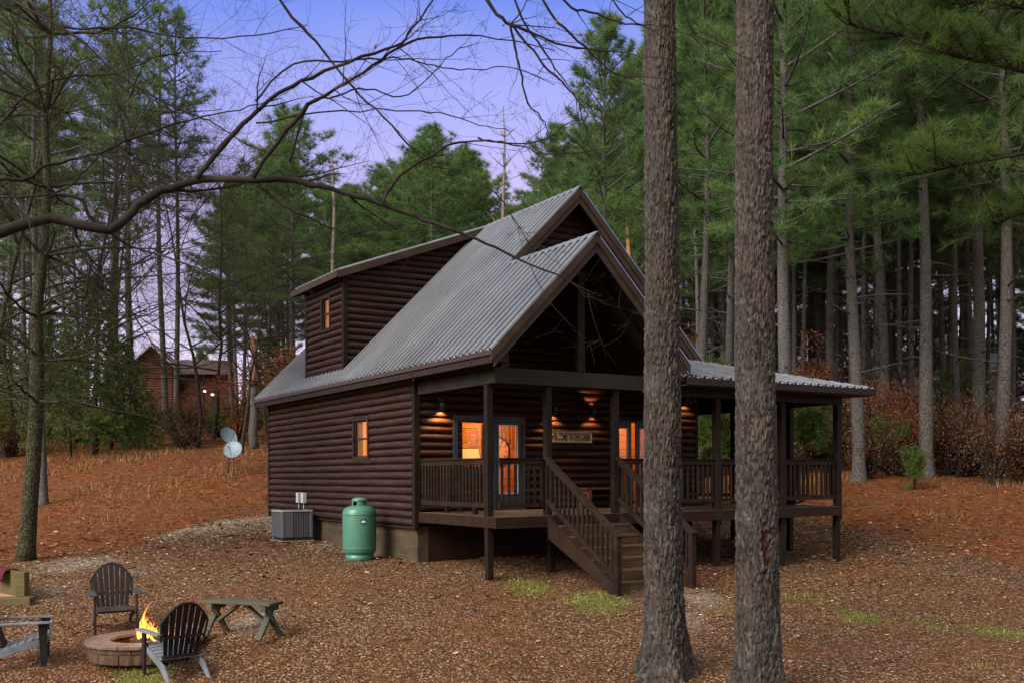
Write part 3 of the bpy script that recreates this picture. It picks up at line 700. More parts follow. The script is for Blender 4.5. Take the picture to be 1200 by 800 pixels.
# emblem, on the side that faces the yard
dirx, diry = CAM[0]-tx, CAM[1]-ty; an = math.atan2(diry, dirx)+R(14)
def tank_patch(name, m, pts, off, zc=.80):
    vs = [(math.cos(an+u/r)*(r+off), math.sin(an+u/r)*(r+off), zc+v) for u, v in pts]
    b = MB(); k = len(vs); c = (math.cos(an)*(r+off+.0008), math.sin(an)*(r+off+.0008), zc)
    b.add(vs+[c], [(i, (i+1) % k, k) for i in range(k)]); return b.build(name, m, tk)
circ = lambda R_, n=28: [(R_*math.cos(2*math.pi*i/n), R_*math.sin(2*math.pi*i/n)) for i in range(n)]
tank_patch('emblem_disc', plain('emblem_blue', (.02,.07,.13), .4), circ(.062), .004)
tank_patch('emblem_mark', plain('emblem_white', (.6,.66,.68), .4), [(-.046,-.006), (-.04,.014), (-.018,.018), (.0,.046), (.014,.022), (.04,.016), (.046,-.006), (.02,-.012), (-.02,-.012)], .0065, .792)
# air-conditioning unit
ax, ay = -.60, 8.2; az_ = gz(ax, ay)
ac = empty('air_conditioner', (ax, ay, az_+.02), 0, 'grey louvred air-conditioning unit standing on a pad against the side wall', 'air conditioner')
M['acg'] = plain('grey_steel', (.10,.11,.135), .45, .5, .2); M['acl'] = plain('light_grey_steel', (.26,.28,.31), .45)
s = .34
mb = MB(); mb.box(-s-.06, s+.06, -s-.06, s+.06, -.12, 0); mb.build('base_pad', plain('pad_concrete', (.16,.15,.14), .9), ac, bevel=.01)
mb = MB(); mb.box(-s, s, -s, s, .0, .07); mb.build('base_pan', M['black'], ac)
mb = MB(); mb.box(-s+.03, s-.03, -s+.03, s-.03, .07, .66); mb.build('coil', M['black'], ac)
mb = MB()
for k in range(11):
    u = -s+.04+k*(2*s-.08)/10
    for a in (-s, s):
        mb.box(u-.017, u+.017, a-.012, a+.012, .075, .66); mb.box(a-.012, a+.012, u-.017, u+.017, .075, .66)
for z in (.20, .34, .48): mb.box(-s-.004, s+.004, -s-.004, s+.004, z, z+.008)
mb.build('louvre', M['acg'], ac)
for sx in (-1, 1):
    for sy in (-1, 1): mb = MB(); mb.box(sx*s-.03, sx*s+.03, sy*s-.03, sy*s+.03, .07, .67); mb.build('corner_panel', M['acg'], ac, bevel=.006)
mb = MB(); mb.box(-s+.032, -s+.24, -s-.022, -s-.0125, .075, .66); mb.build('service_panel', M['acg'], ac, bevel=.003)
mb = MB(); mb.box(-s-.035, s+.035, -s-.035, s+.035, .66, .70); mb.build('top_cover', M['acl'], ac, bevel=.012)
mb = MB()
for k in range(5): mb.lathe([(.06+k*.055, .702), (.066+k*.055, .712), (.072+k*.055, .702)], 28)
mb.build('fan_guard', M['black'], ac)
for i, (y, lab) in enumerate(((9.05, 'grey electrical box with conduit on the wall above the air unit, the left of two'), (8.72, 'grey electrical box with conduit on the wall above the air unit, the right of two'))):
    e = empty('electrical_box', (-.07, y, 1.13), 0, lab, 'electrical box', 'boxes above the air unit')
    mb = MB(); mb.box(-.10, .0, -.075, .075, 0, .25); mb.build('box_case', plain('box_grey', (.42,.47,.48), .4), e, bevel=.008)
    mb = MB(); mb.tube([(-.05, 0, 0), (-.055, 0, -.15), (-.08, 0, -.3), (-.13, -.02, -.42)], .012, 8); mb.build('conduit', M['acl'], e, True)
# ================================================================== SATELLITE DISHES
for i, (px, py, lab) in enumerate(((267, 511, 'pale blue satellite dish on a pole, the higher of the pair beyond the left lawn'), (273.5, 527, 'pale blue satellite dish on a pole, the lower of the pair beyond the left lawn'))):
    p = at(px, py, 31-.4*i); g = gz(p.x, p.y)
    e = empty('satellite_dish', (p.x, p.y, g), 0, lab, 'satellite dish', 'satellite dishes beyond the lawn')
    h = p.z-g
    mb = MB(); mb.tube([(0,0,-.1), (0,0,h-.15), (.0,.05,h-.02)], .025, 8); mb.build('pole', M['acg'], e, True)
    ds = MB(); prof = [(.29*k/6, .06*(k/6)**2) for k in range(7)]+[(.295, .065), (.28, .05), (.15, .008), (0, -.012)]
    ds.lathe(prof, 28); o = ds.build('dish', plain('dish_paint', (.13,.19,.25), .5), e, True)
    to = Vector((CAM[0]-p.x, CAM[1]-p.y, 0)).normalized(); to = Matrix.Rotation(R(35 if i == 0 else -25), 3, 'Z') @ to; to.z = .62; to.normalize()
    o.location = (0, 0, h); o.rotation_mode = 'QUATERNION'; o.rotation_quaternion = Vector((0,0,1)).rotation_difference(to); o.scale = (1, 1.12, 1)
    mb = MB(); a = Vector((0,0,h)); mb.tube([a-Vector((0,0,.25)), a+to*.15-Vector((0,0,.28)), a+to*.36-Vector((0,0,.12))], .009, 6); mb.tube([a+to*.34-Vector((0,0,.12)), a+to*.40-Vector((0,0,.10))], .022, 8); mb.build('receiver_arm', M['acg'], e)
# ================================================================== FIRE PIT, CHAIRS, BENCH, SANDBOX
def ground_xy(x, y): return (x, y, gz(x, y))
fp = at(171, 754, 13.1); fx, fy = fp.x, fp.y; fz = gz(fx, fy)
pit = empty('fire_pit', (fx, fy, fz), 0, 'round stone fire pit of brown blocks with pale flat capstones', 'fire pit')
def stone(c0, c1, name):
    m = Mat(name, .85, .3); a = m.noise(m.coords('Object'), 9, 7, .7); b = m.noise(m.coords('Object'), 2.5, 3); 
    m.color(m.mix(m.ramp(b, [(.4, (0,0,0)), (.62, (1,1,1))]), m.mix(a, c0, c1), m.mix(a, tuple(k*.6 for k in c0), (c1[0]*.8, c1[1]*.72, c1[2]*.66)))); m.bump(a, .8, .02); return m.m
M['stone'] = stone((.035,.020,.015), (.12,.070,.048), 'split_stone'); M['cap'] = stone((.085,.062,.055), (.19,.145,.13), 'capstone')
def arc_block(r0, r1, a0, a1, z0, z1, jit=.012):
    b = MB(); n = 5; vs = []
    for i in range(n+1):
        a = a0+(a1-a0)*i/n
        for rr, z in ((r0, z0), (r1+random.uniform(-jit, jit), z0), (r1+random.uniform(-jit, jit), z1), (r0, z1)): vs.append((rr*math.cos(a), rr*math.sin(a), z))
    fs = [(i*4+k, i*4+(k+1) % 4, (i+1)*4+(k+1) % 4, (i+1)*4+k) for i in range(n) for k in range(4)]+[(3,2,1,0), tuple(n*4+k for k in range(4))]
    b.add(vs, fs); return b
R1 = .74
for row, (z0, z1) in enumerate(((-.06, .065), (.068, .138))):
    n = 14
    for k in range(n):
        a0 = 2*math.pi*(k+row*.5)/n; arc_block(R1-.22, R1-.015, a0+.006, a0+2*math.pi/n-.006, z0, z1).build('wall_block', M['stone'], pit, bevel=.012)
n = 14
for k in range(n):
    a0 = 2*math.pi*k/n; arc_block(R1-.30, R1+.02, a0+.005, a0+2*math.pi/n-.005, .141, .185, .006).build('capstone', M['cap'], pit, bevel=.008)
mb = MB(); mb.lathe([(0, .10), (.3, .09), (.56, .05), (.56, .0), (0, 0)][::-1], 24); mb.build('ash_bed', plain('ash', (.04,.034,.03), .95, .1, 0, .6, 14, .8), pit)
fire = empty('campfire', (fx+.06, fy+.0, fz+.04), 0, 'small orange log fire burning in the stone fire pit', 'fire')
for k in range(5):
    a = k*1.3; mb = MB(); mb.tube([(-.26*math.cos(a), -.26*math.sin(a), .03+.02*k), (0, 0, .09+.02*k), (.26*math.cos(a), .26*math.sin(a), .05+.02*k)], .045, 8); mb.build('log', plain('charred_log', (.03,.018,.012), .9), fire, True)
fm = bpy.data.materials.new('flame'); fm.use_nodes = True; nt = fm.node_tree; nt.nodes.clear()
o_ = nt.nodes.new('ShaderNodeOutputMaterial'); em = nt.nodes.new('ShaderNodeEmission'); at_ = nt.nodes.new('ShaderNodeAttribute'); at_.attribute_name = 'tint'; rp = nt.nodes.new('ShaderNodeValToRGB')
tr = nt.nodes.new('ShaderNodeBsdfTransparent'); mx = nt.nodes.new('ShaderNodeMixShader'); rp2 = nt.nodes.new('ShaderNodeValToRGB')
rp.color_ramp.elements[0].color = (1,.50,.14,1); rp.color_ramp.elements[0].position = .0; rp.color_ramp.elements[1].color = (1,.14,.015,1); rp.color_ramp.elements[1].position = 1.; e3 = rp.color_ramp.elements.new(.45); e3.color = (1,.34,.06,1)
nzf = nt.nodes.new('ShaderNodeTexNoise'); nzf.inputs['Scale'].default_value = 14; nzf.inputs['Detail'].default_value = 4; rp2.color_ramp.elements[0].position = .36; rp2.color_ramp.elements[1].position = .56
nt.links.new(nzf.outputs['Fac'], rp2.inputs[0]); nt.links.new(at_.outputs['Fac'], rp.inputs[0]); nt.links.new(rp.outputs[0], em.inputs['Color']); em.inputs['Strength'].default_value = 2.6
nt.links.new(rp2.outputs[0], mx.inputs[0]); nt.links.new(tr.outputs[0], mx.inputs[1]); nt.links.new(em.outputs[0], mx.inputs[2]); nt.links.new(mx.outputs[0], o_.inputs[0])
fl = MB()
for k in range(30):
    a = random.uniform(0, 6.28); rr = .16*math.sqrt(random.random()); x, y = rr*math.cos(a), rr*math.sin(a); h = random.uniform(.12, .30)+.26*math.exp(-((x+.05)**2+y*y)/.006)
    n = 9; ph = random.random()*6; pts = []; rad = []
    for i in range(n):
        t = i/(n-1); w = .05*t; pts.append((x*(1-.5*t)+w*math.sin(ph+t*6)-.03*t, y*(1-.5*t)+w*math.cos(ph*2+t*5), .05+h*t)); rad.append(max(.001, .034*math.sin(math.pi*min(1, t*.8+.18))*(1-t)**.6))
    n0 = len(fl.v); fl.tube(pts, rad, 7, 0, False)
    for i in range(n):
        for q in range(7): fl.t[n0+i*7+q] = i/(n-1)
fl.build('flame', fm, fire, True)
point('fire_light', (-.02, 0, .32), 34, (1,.36,.10), .12, fire)
# adirondack chairs
def adirondack(label, x, y, face, m, m2):
    rz = math.atan2(face[0], -face[1]); c = empty('adirondack_chair', (x, y, gz(x, y)), rz, label, 'chair', 'chairs round the fire pit')
    # local: front is -Y
    rec = R(20); yb, zb = .20, .26
    def bp(u, v, off=0): return (u, yb+v*math.sin(rec)+off*math.cos(rec), zb+v*math.cos(rec)-off*math.sin(rec))
    Ht = lambda u: .76-.26*(abs(u)/.30)**2.2
    mb = MB(); n = 7; W0, W1 = .225, .295
    for k in range(n):
        def uu(e, v): 
            w = W0+(W1-W0)*min(1, v/.55); return (-1+2*(k+e)/n)*w
        g = .085; prof = []
        for e in (g, 1-g): pass
        lo = [(g, 0), (1-g, 0)]; 
        vs = [bp(uu(g, 0), -.02), bp(uu(1-g, 0), -.02), bp(uu(1-g, .3), .3), bp(uu(1-g, .55), Ht(uu(1-g, .6))-.02), bp(uu(.5, .6), Ht(uu(.5, .6))), bp(uu(g, .55), Ht(uu(g, .6))-.02), bp(uu(g, .3), .3)]
        nrm = Vector((0, math.cos(rec), -math.sin(rec))); mb.prism(vs, nrm, .018, random.random()*.6)
    mb.build('backrest', m, c, bevel=.003)
    fr = MB(); arch = []
    for k in range(17):
        u = -.305+.61*k/16; arch.append(bp(u, Ht(u*.97)-.0, .02))
    arch = [bp(-.285, .25, .02)]+arch+[bp(.285, .25, .02)]
    for a, b in zip(arch, arch[1:]): fr.bar(a, b, .03, .035, up=(0, math.cos(rec), -math.sin(rec)))
    fr.bar(bp(-.29, .30, .032), bp(.29, .30, .032), .05, .028); fr.bar(bp(-.25, .03, .032), bp(.25, .03, .032), .06, .028)
    fr.build('back_frame', m, c, bevel=.003)
    mb = MB()
    for k in range(6):
        t = k/5; y0 = -.30+.48*t; z0 = .385-.13*t; mb.bar((-.255, y0, z0), (.255, y0, z0), .086, .018, up=(0, .26, 1), tint=random.random()*.5)
    mb.bar((-.255, -.352, .36), (.255, -.352, .36), .018, .05)
    mb.build('seat', m2, c, bevel=.004)
    for sx in (-1, 1):
        mb = MB(); X = sx*.33
        mb.prism([(X-.05, -.40, .565), (X+.05+.0, -.40, .565), (X+.065, -.34, .565), (X+.06, .05, .57), (X+.03, .36, .57), (X-.035, .36, .57), (X-.06, -.05, .57), (X-.065, -.34, .565)], (0,0,1), .022)
        mb.build('arm', m2, c, bevel=.006)
        mb = MB(); mb.prism([(sx*.285, -.33, 0), (sx*.285, -.25, 0), (sx*.285, -.22, .56), (sx*.285, -.34, .56)], (sx, 0, 0), .03); mb.build('leg', m, c, bevel=.004)
        mb = MB(); mb.prism([(sx*.255, -.345, .30), (sx*.255, -.345, .38), (sx*.255, .10, .27), (sx*.255, .36, .19), (sx*.255, .56, .0), (sx*.255, .47, .0), (sx*.255, .25, .13)], (sx, 0, 0), .028); mb.build('leg', m2, c, bevel=.004)
    c.scale = (.93, .93, .96); return c
M['ch'] = wood('charcoal_resin', (.011,.010,.013), (.020,.018,.022), .5, 'n', 2, bump=.1, stain=(.020,.019,.023))
M['chl'] = wood('weathered_charcoal_resin', (.10,.115,.135), (.21,.235,.27), .6, 'n', 1, bump=.1)
M['chm'] = wood('grey_resin', (.035,.036,.042), (.065,.067,.075), .55, 'n', 1, bump=.1)
p = at(134, 738, 14.2); adirondack('dark charcoal adirondack chair behind the fire pit, facing the camera', p.x, p.y, (-FW[0]+.52*RT[0], -FW[1]+.52*RT[1]), M['ch'], M['chm'])
p = at(204, 780, 12.25); adirondack('dark adirondack chair in front of the fire pit, seen from behind', p.x, p.y, (FW[0]*.80-.66*RT[0], FW[1]*.80-.66*RT[1]), M['ch'], M['chl'])
p = at(26, 768, 12.7); adirondack('grey adirondack chair cut off by the left edge of the picture', p.x, p.y, (.93*RT[0]+.38*FW[0], .93*RT[1]+.38*FW[1]), M['ch'], M['chl'])
# picnic-style bench
p = at(284, 728, 13.3); bx, by = p.x, p.y
be = empty('garden_bench', (bx, by, gz(bx, by)), math.atan2(RT[1]*.92-FW[1]*.38, RT[0]*.92-FW[0]*.38), 'weathered grey-green wooden bench with crossed legs on the gravel near the fire pit', 'bench')
M['wgrey'] = wood('weathered_grey_wood', (.032,.036,.032), (.085,.092,.082), .85, 'x', stain=(.07,.085,.052))
mb = MB(); mb.box(-.56, .56, -.155, -.005, .45, .49, .2); mb.box(-.56, .56, .005, .155, .45, .49, .6); mb.build('seat', M['wgrey'], be, bevel=.006)
for sx in (-1, 1):
    x = sx*.44
    mb = MB(); mb.bar((x-.02, -.22, 0), (x-.02, .12, .45), .04, .09, up=(1,0,0)); mb.build('leg', M['wgrey'], be, bevel=.004)
    mb = MB(); mb.bar((x+.02, .22, 0), (x+.02, -.12, .45), .04, .09, up=(1,0,0)); mb.build('leg', M['wgrey'], be, bevel=.004)
    mb = MB(); mb.box(x-.045, x+.045, -.15, .15, .37, .449); mb.build('cross_brace', M['wgrey'], be)
    mb = MB(); mb.bar((x-sx*.04, 0, .2), (sx*.05, 0, .44), .04, .08, up=(0,1,0)); mb.build('diagonal_brace', M['wgrey'], be)
# wooden sandbox corner with a red cloth on it
p = at(14, 706, 15.5); sx_, sy_ = p.x, p.y
sb = empty('raised_bed', (sx_, sy_, gz(sx_, sy_)), math.atan2(RT[1], RT[0]), 'mossy timber raised bed with plank sides at the left edge', 'raised bed')
M['mossw'] = wood('mossy_timber', (.065,.048,.025), (.15,.11,.062), .85, 'x', stain=(.065,.075,.02))
mb = MB(); mb.box(-1.6, .33, -.10, .10, -.05, .12, .3); mb.build('base_timber', M['mossw'], sb, bevel=.01)
mb = MB(); mb.prism([(.02,.22,.06),(.02,.22,.50),(-1.25,1.45,.50),(-1.25,1.45,.06)], (.7,.7,0), .04); mb.build('side_plank', M['mossw'], sb, bevel=.006)
mb = MB(); mb.box(.0, .15, .10, .26, .12, .50, .1); mb.build('corner_post', M['mossw'], sb, bevel=.008)
mb = MB(); mb.prism([(-1.6,.10,.10),(.0,.10,.10),(.0,.2,.10),(-1.2,1.4,.10),(-1.6,1.4,.10)], (0,0,-1), .1); mb.build('sand', plain('sand', (.34,.22,.13), .95, .1, 0, .3, 30, .4), sb)
cb = MB(); rows = 14; cols = 10
for i in range(rows):
    for j in range(cols):
        u = i/(rows-1); v = j/(cols-1); t = (u-.5)*2
        q_ = .16*math.tanh(t*2.2)+.01*math.sin(v*14+u*4)+.02; s_ = .42+.42*v; x = .02-1.27*s_/1.76*1.0+.70*q_; y = .22+1.23*s_/1.76+.70*q_; z = .515-.20*abs(t)**2.2+.012*math.sin(v*17)
        cb.v.append((x, y, z)); cb.t.append(.5)
cb.f = [(i*cols+j, i*cols+j+1, (i+1)*cols+j+1, (i+1)*cols+j) for i in range(rows-1) for j in range(cols-1)]
cl_ = cb.build('cloth', plain('dark_red_cloth', (.075,.008,.014), .8, .2, 0, .5, 12), None, True)
cl_.location = sb.location; cl_.rotation_euler = sb.rotation_euler; tag(cl_, 'dark red cloth draped over the side plank of the raised bed', 'cloth')
sol = cl_.modifiers.new('thickness', 'SOLIDIFY'); sol.thickness = .012; sol.offset = 1
# ================================================================== GROUND
def lines(lo, hi, step, far):
    a = list(np.arange(lo, hi+1e-6, step)); s = step; x = lo; L = []
    while x > -far: s *= 1.35; x -= s; L.append(x)
    s = step; x = hi; Rr = []
    while x < far: s *= 1.35; x += s; Rr.append(x)
    return np.array(L[::-1]+a+Rr)
gx = lines(-17, 22, .16, 420); gy = lines(-9, 34, .16, 420)
GX, GY = np.meshgrid(gx, gy); GZ = gz_np(GX, GY)
def vnoise(x, y, f, seed):
    """cheap smooth value noise on arrays"""
    r = np.random.default_rng(seed).random((256, 256)); X = x*f; Y = y*f
    xi = np.floor(X).astype(int); yi = np.floor(Y).astype(int); fx_ = X-xi; fy_ = Y-yi
    fx_ = fx_*fx_*(3-2*fx_); fy_ = fy_*fy_*(3-2*fy_)
    g = lambda i, j: r[i & 255, j & 255]
    return (g(xi, yi)*(1-fx_)+g(xi+1, yi)*fx_)*(1-fy_)+(g(xi, yi+1)*(1-fx_)+g(xi+1, yi+1)*fx_)*fy_
near = np.clip((60-np.hypot(GX+8, GY+14))/20, 0, 1)
def relief(x, y): return (.045*(vnoise(x, y, .8, 1)-.5)+.022*(vnoise(x, y, 3.1, 2)-.5)+.012*(vnoise(x, y, 6.5, 3)-.5))
GZ = GZ+relief(GX, GY)*near-.004
# edge between gravel yard and pine-straw bank: points walked in the picture, as places on the ground
edge = [on_ground(*p) for p in ((-60,672),(0,662),(60,652),(130,646),(200,622),(260,609),(318,601))]+[Vector((2.5,15.5,0)), Vector((8.5,12,0))]+[on_ground(*p) for p in ((940,605),(1000,617),(1060,630),(1120,645),(1200,668),(1300,690))]
edge += [Vector((CAM[0]+12.5*RT[0]+14*FW[0], CAM[1]+12.5*RT[1]+14*FW[1], 0))]
ex_ = np.array([(p.x-CAM[0])*RT[0]+(p.y-CAM[1])*RT[1] for p in edge]); ey_ = np.array([(p.x-CAM[0])*FW[0]+(p.y-CAM[1])*FW[1] for p in edge]); o_ = np.argsort(ex_); ex_ = ex_[o_]; ey_ = ey_[o_]
def straw_at(x, y):
    u = (x-CAM[0])*RT[0]+(y-CAM[1])*RT[1]; v = (x-CAM[0])*FW[0]+(y-CAM[1])*FW[1]
    return np.clip((v-np.interp(u, ex_, ey_))/1.6+.5, 0, 1)
green = []   # moss and grass patches: (x, y, radius along x, radius along y, strength)
for px, py, wpx, s in ((618,688,32,1.),(700,703,42,1.),(662,692,22,.5),(950,700,50,.55),(1010,722,40,.7),(1090,733,50,.55),(1170,740,50,.7),(845,712,28,.5),(170,789,40,.9),(250,715,30,.35),(560,690,40,.35),(510,700,40,.3),(90,700,40,.3),(45,715,30,.4),(550,660,30,.2),(300,640,60,.15),(1180,790,60,.35),(925,745,25,.35)):
    p = on_ground(px, py); d = proj(p.x, p.y, p.z)[2]; w = wpx/F*d; green.append((p.x, p.y, w, .55*w+.25, s))
def green_at(x, y):
    g = np.zeros_like(x)
    for a, b, w, h, s in green:
        u = (x-a)*RT[0]+(y-b)*RT[1]; v = (x-a)*FW[0]+(y-b)*FW[1]
        g = np.maximum(g, s*np.exp(-((u/w)**2+(v/(h*1.6))**2)))
    return g
pale = []
for px, py, wpx, s in ((250,613,70,1.),(310,604,50,1.),(200,622,50,.8),(90,660,60,.8),(60,690,60,.7),(150,670,60,.5),(820,700,40,.7),(800,725,50,.6),(760,745,60,.4),(300,725,40,.7),(440,640,60,.5),(380,640,40,.6)):
    p = on_ground(px, py); d = proj(p.x, p.y, p.z)[2]; w = wpx/F*d; pale.append((p.x, p.y, w, .7*w+.4, s))
def pale_at(x, y):
    g = np.zeros_like(x)
    for a, b, w, h, s in pale:
        u = (x-a)*RT[0]+(y-b)*RT[1]; v = (x-a)*FW[0]+(y-b)*FW[1]
        g = np.maximum(g, s*np.exp(-((u/w)**2+(v/(h*1.5))**2)))
    return g
ny_, nx_ = GX.shape
idx = np.arange(ny_*nx_).reshape(ny_, nx_)
Fq = np.stack([idx[:-1, :-1], idx[:-1, 1:], idx[1:, 1:], idx[1:, :-1]], -1).reshape(-1, 4)
gm = Mat('yard_ground', .9, .15)
st = gm.attr('straw'); gr = gm.attr('green'); pa = gm.attr('pale')
co = gm.coords('Object')
n1 = gm.noise(co, .9, 6, .7); n2 = gm.noise(co, 7, 6, .75); n3 = gm.noise(co, 42, 4, .75)
vo = gm.n('ShaderNodeTexVoronoi', Scale=38.); gm.l(co, vo.inputs['Vector'])
vo2 = gm.n('ShaderNodeTexVoronoi', Scale=11.); gm.l(co, vo2.inputs['Vector'])
sep = gm.n('ShaderNodeSeparateColor'); gm.l(vo.outputs['Color'], sep.inputs[0])
sep2 = gm.n('ShaderNodeSeparateColor'); gm.l(vo2.outputs['Color'], sep2.inputs[0])
grav = gm.ramp(sep.outputs[0], [(0, (.022,.010,.005)), (.35, (.070,.030,.013)), (.62, (.15,.068,.029)), (.84, (.24,.135,.065)), (.97, (.46,.37,.24))])
grav = gm.mix(gm.math('MULTIPLY', n2, .75), grav, gm.mix(n1, (.045,.024,.016), (.11,.058,.036)))
lightg = gm.ramp(sep.outputs[1], [(0, (.12,.10,.078)), (.5, (.25,.215,.165)), (1, (.48,.43,.35))])
grav = gm.mix(gm.ramp(gm.math('ADD', pa, gm.math('MULTIPLY', gm.math('SUBTRACT', n2, .5), .9)), [(.35, (0,0,0)), (.85, (.8,.8,.8))]), grav, lightg)
strw = gm.ramp(gm.math('ADD', gm.math('MULTIPLY', n3, .55), gm.math('MULTIPLY', sep2.outputs[0], .5)), [(.2, (.035,.010,.0035)), (.5, (.125,.037,.011)), (.72, (.205,.068,.020)), (.95, (.29,.125,.045))])
strw = gm.mix(gm.ramp(n1, [(.4, (0,0,0)), (.62, (.6,.6,.6))]), strw, (.12,.060,.026))
n0 = gm.noise(co, .38, 4, .6); grav = gm.mix(gm.ramp(gm.math('ADD', n0, gm.math('MULTIPLY', gm.math('SUBTRACT', n2, .5), .5)), [(.46, (0,0,0)), (.66, (.62,.62,.62))]), grav, strw)
fac = gm.ramp(gm.math('ADD', st, gm.math('MULTIPLY', gm.math('SUBTRACT', n2, .5), .8)), [(.42, (0,0,0)), (.58, (1,1,1))])
c = gm.mix(fac, grav, strw)
gfac = gm.ramp(gm.math('ADD', gr, gm.math('MULTIPLY', gm.math('SUBTRACT', n2, .5), 1.1)), [(.34, (0,0,0)), (.7, (.85,.85,.85))])
c = gm.mix(gfac, c, gm.mix(n3, (.06,.068,.012), (.17,.18,.040)))
gm.color(c); gm.bump(gm.math('ADD', gm.math('MULTIPLY', vo.outputs['Distance'], -1.), gm.math('MULTIPLY', n2, .8)), 1.0, .03)
V = np.stack([GX.ravel(), GY.ravel(), GZ.ravel()], -1)
gme = fast_mesh('ground', V, Fq, gm.m, None, True)
for nm, fn in (('straw', straw_at), ('green', green_at), ('pale', pale_at)):
    a = gme.attributes.new(nm, 'FLOAT', 'POINT'); a.data.foreach_set('value', fn(GX.ravel(), GY.ravel()).astype(np.float32))
tag(link('ground', gme), kind='structure')
# ---- loose leaves, chips and straw on the yard (nobody could count them)
def ground_pts(n, dmax, u0=-.62, u1=.62, dmin=8):
    d = np.sqrt(RNG.random(n)*(dmax**2-dmin**2)+dmin**2); u = u0+(u1-u0)*RNG.random(n)
    x = CAM[0]+d*(FW[0]+u*RT[0]); y = CAM[1]+d*(FW[1]+u*RT[1]); return x, y, d
def flakes(name, n, dmax, size, m, keep, tint=None, curl=.5, asp=(.4, .9), lift=.006):
    x, y, d = ground_pts(n, dmax); k = RNG.random(n) < keep(x, y, d); x, y, d = x[k], y[k], d[k]
    k = ~((x > -.02) & (x < 7.3) & (y > WF) & (y < WB+.1)); x, y, d = x[k], y[k], d[k]; n = len(x)
    z = gz_np(x, y)+relief(x, y)+lift
    s = size[0]+(size[1]-size[0])*RNG.random(n)**2; s = s*np.clip(d/14, .8, 1.6); a = RNG.random(n)*6.283; w = s*(asp[0]+(asp[1]-asp[0])*RNG.random(n))
    ca, sa = np.cos(a), np.sin(a); tl = (RNG.random((n, 4))-.25)*s[:, None]*curl
    q = [(-1,0), (0,-1), (1,0), (0,1)]
    V = np.zeros((n, 4, 3))
    for i, (p, r_) in enumerate(q):
        V[:, i, 0] = x+ca*p*s-sa*r_*w; V[:, i, 1] = y+sa*p*s+ca*r_*w; V[:, i, 2] = z+np.maximum(tl[:, i], -.003)
    T = np.repeat(RNG.random(n) if tint is None else tint(n), 4)
    return tag(link(name, fast_mesh(name, V.reshape(-1, 3), np.arange(n*4).reshape(n, 4), m, T)), kind='stuff')
def leafmat(name, stops, rough=.7):
    m = Mat(name, rough, .25); m.color(m.ramp(m.attr(), stops)); return m.m
lm = leafmat('fallen_leaf', [(0, (.016,.008,.004)), (.35, (.055,.022,.010)), (.6, (.120,.050,.020)), (.8, (.20,.095,.040)), (.93, (.32,.20,.10)), (1, (.50,.42,.30))])
flakes('fallen_leaves', 170000, 27, (.007, .027), lm, lambda x, y, d: (1-straw_at(x, y))*np.clip(.12+1.25*(.55*vnoise(x, y, .7, 31)+.45*vnoise(x, y, 2.6, 32)), 0, 1), None)
lm2 = leafmat('pale_chip', [(0, (.30,.24,.17)), (.5, (.46,.40,.32)), (1, (.62,.58,.52))])
flakes('pale_chips', 80000, 30, (.006, .027), lm2, lambda x, y, d: (1-straw_at(x, y)*.9)*(.03+.16*np.clip(vnoise(x, y, 1.1, 33)*2-.9, 0, 1)+.6*pale_at(x, y)))
lm3 = leafmat('rust_leaf', [(0, (.045,.014,.005)), (.5, (.155,.049,.015)), (.85, (.26,.10,.034)), (1, (.38,.23,.13))])
flakes('pine_straw', 170000, 50, (.008, .030), lm3, lambda x, y, d: .22+.78*straw_at(x, y), None, .8, (.15, .7), .006)
lm4 = leafmat('dead_twig', [(0, (.02,.014,.010)), (1, (.08,.055,.040))], .85)
flakes('fallen_twigs', 1500, 26, (.05, .20), lm4, lambda x, y, d: .9+0*x, None, .15, (.018, .035), .012)
lm5 = leafmat('large_leaf', [(0, (.05,.022,.012)), (.4, (.16,.065,.025)), (.75, (.26,.12,.05)), (1, (.42,.32,.22))])
flakes('large_leaves', 5200, 26, (.022, .055), lm5, lambda x, y, d: np.clip(1.3*vnoise(x, y, .8, 41)-.1, 0, 1), None, .9, (.45, .8), .010)
# grass patches
def blades(name, n, dmax, keep, h, w, m, dmin=8):
    x, y, d = ground_pts(n, dmax, dmin=dmin); k = RNG.random(n) < keep(x, y, d); x, y, d = x[k], y[k], d[k]; n = len(x); z = gz_np(x, y)+relief(x, y)-.01
    a = RNG.random(n)*6.283; L = h*(.5+RNG.random(n)); ln = (RNG.random((n, 2))-.5)*L[:, None]*1.1
    V = np.zeros((n, 3, 3)); V[:, 0] = np.stack([x+np.cos(a)*w, y+np.sin(a)*w, z], -1); V[:, 1] = np.stack([x-np.cos(a)*w, y-np.sin(a)*w, z], -1); V[:, 2] = np.stack([x+ln[:, 0], y+ln[:, 1], z+L], -1)
    return tag(link(name, fast_mesh(name, V.reshape(-1, 3), np.arange(n*3).reshape(n, 3), m, np.repeat(RNG.random(n), 3))), kind='stuff')
blades('grass', 260000, 26, lambda x, y, d: np.clip((green_at(x, y)-.44+.8*(vnoise(x, y, 2.2, 9)-.5))*2.0, 0, .85), .055, .0055, leafmat('grass_blade', [(0, (.06,.09,.015)), (.6, (.14,.19,.035)), (1, (.27,.27,.09))]))
blades('dry_grass', 120000, 44, lambda x, y, d: np.clip(straw_at(x, y)*(vnoise(x, y, .55, 5)-.60)*3.2*(d > 24)*np.clip((d-20)/14, .2, 1), 0, .7), .19, .009, leafmat('dry_blade', [(0, (.10,.04,.015)), (.5, (.22,.11,.045)), (1, (.34,.21,.10))]))
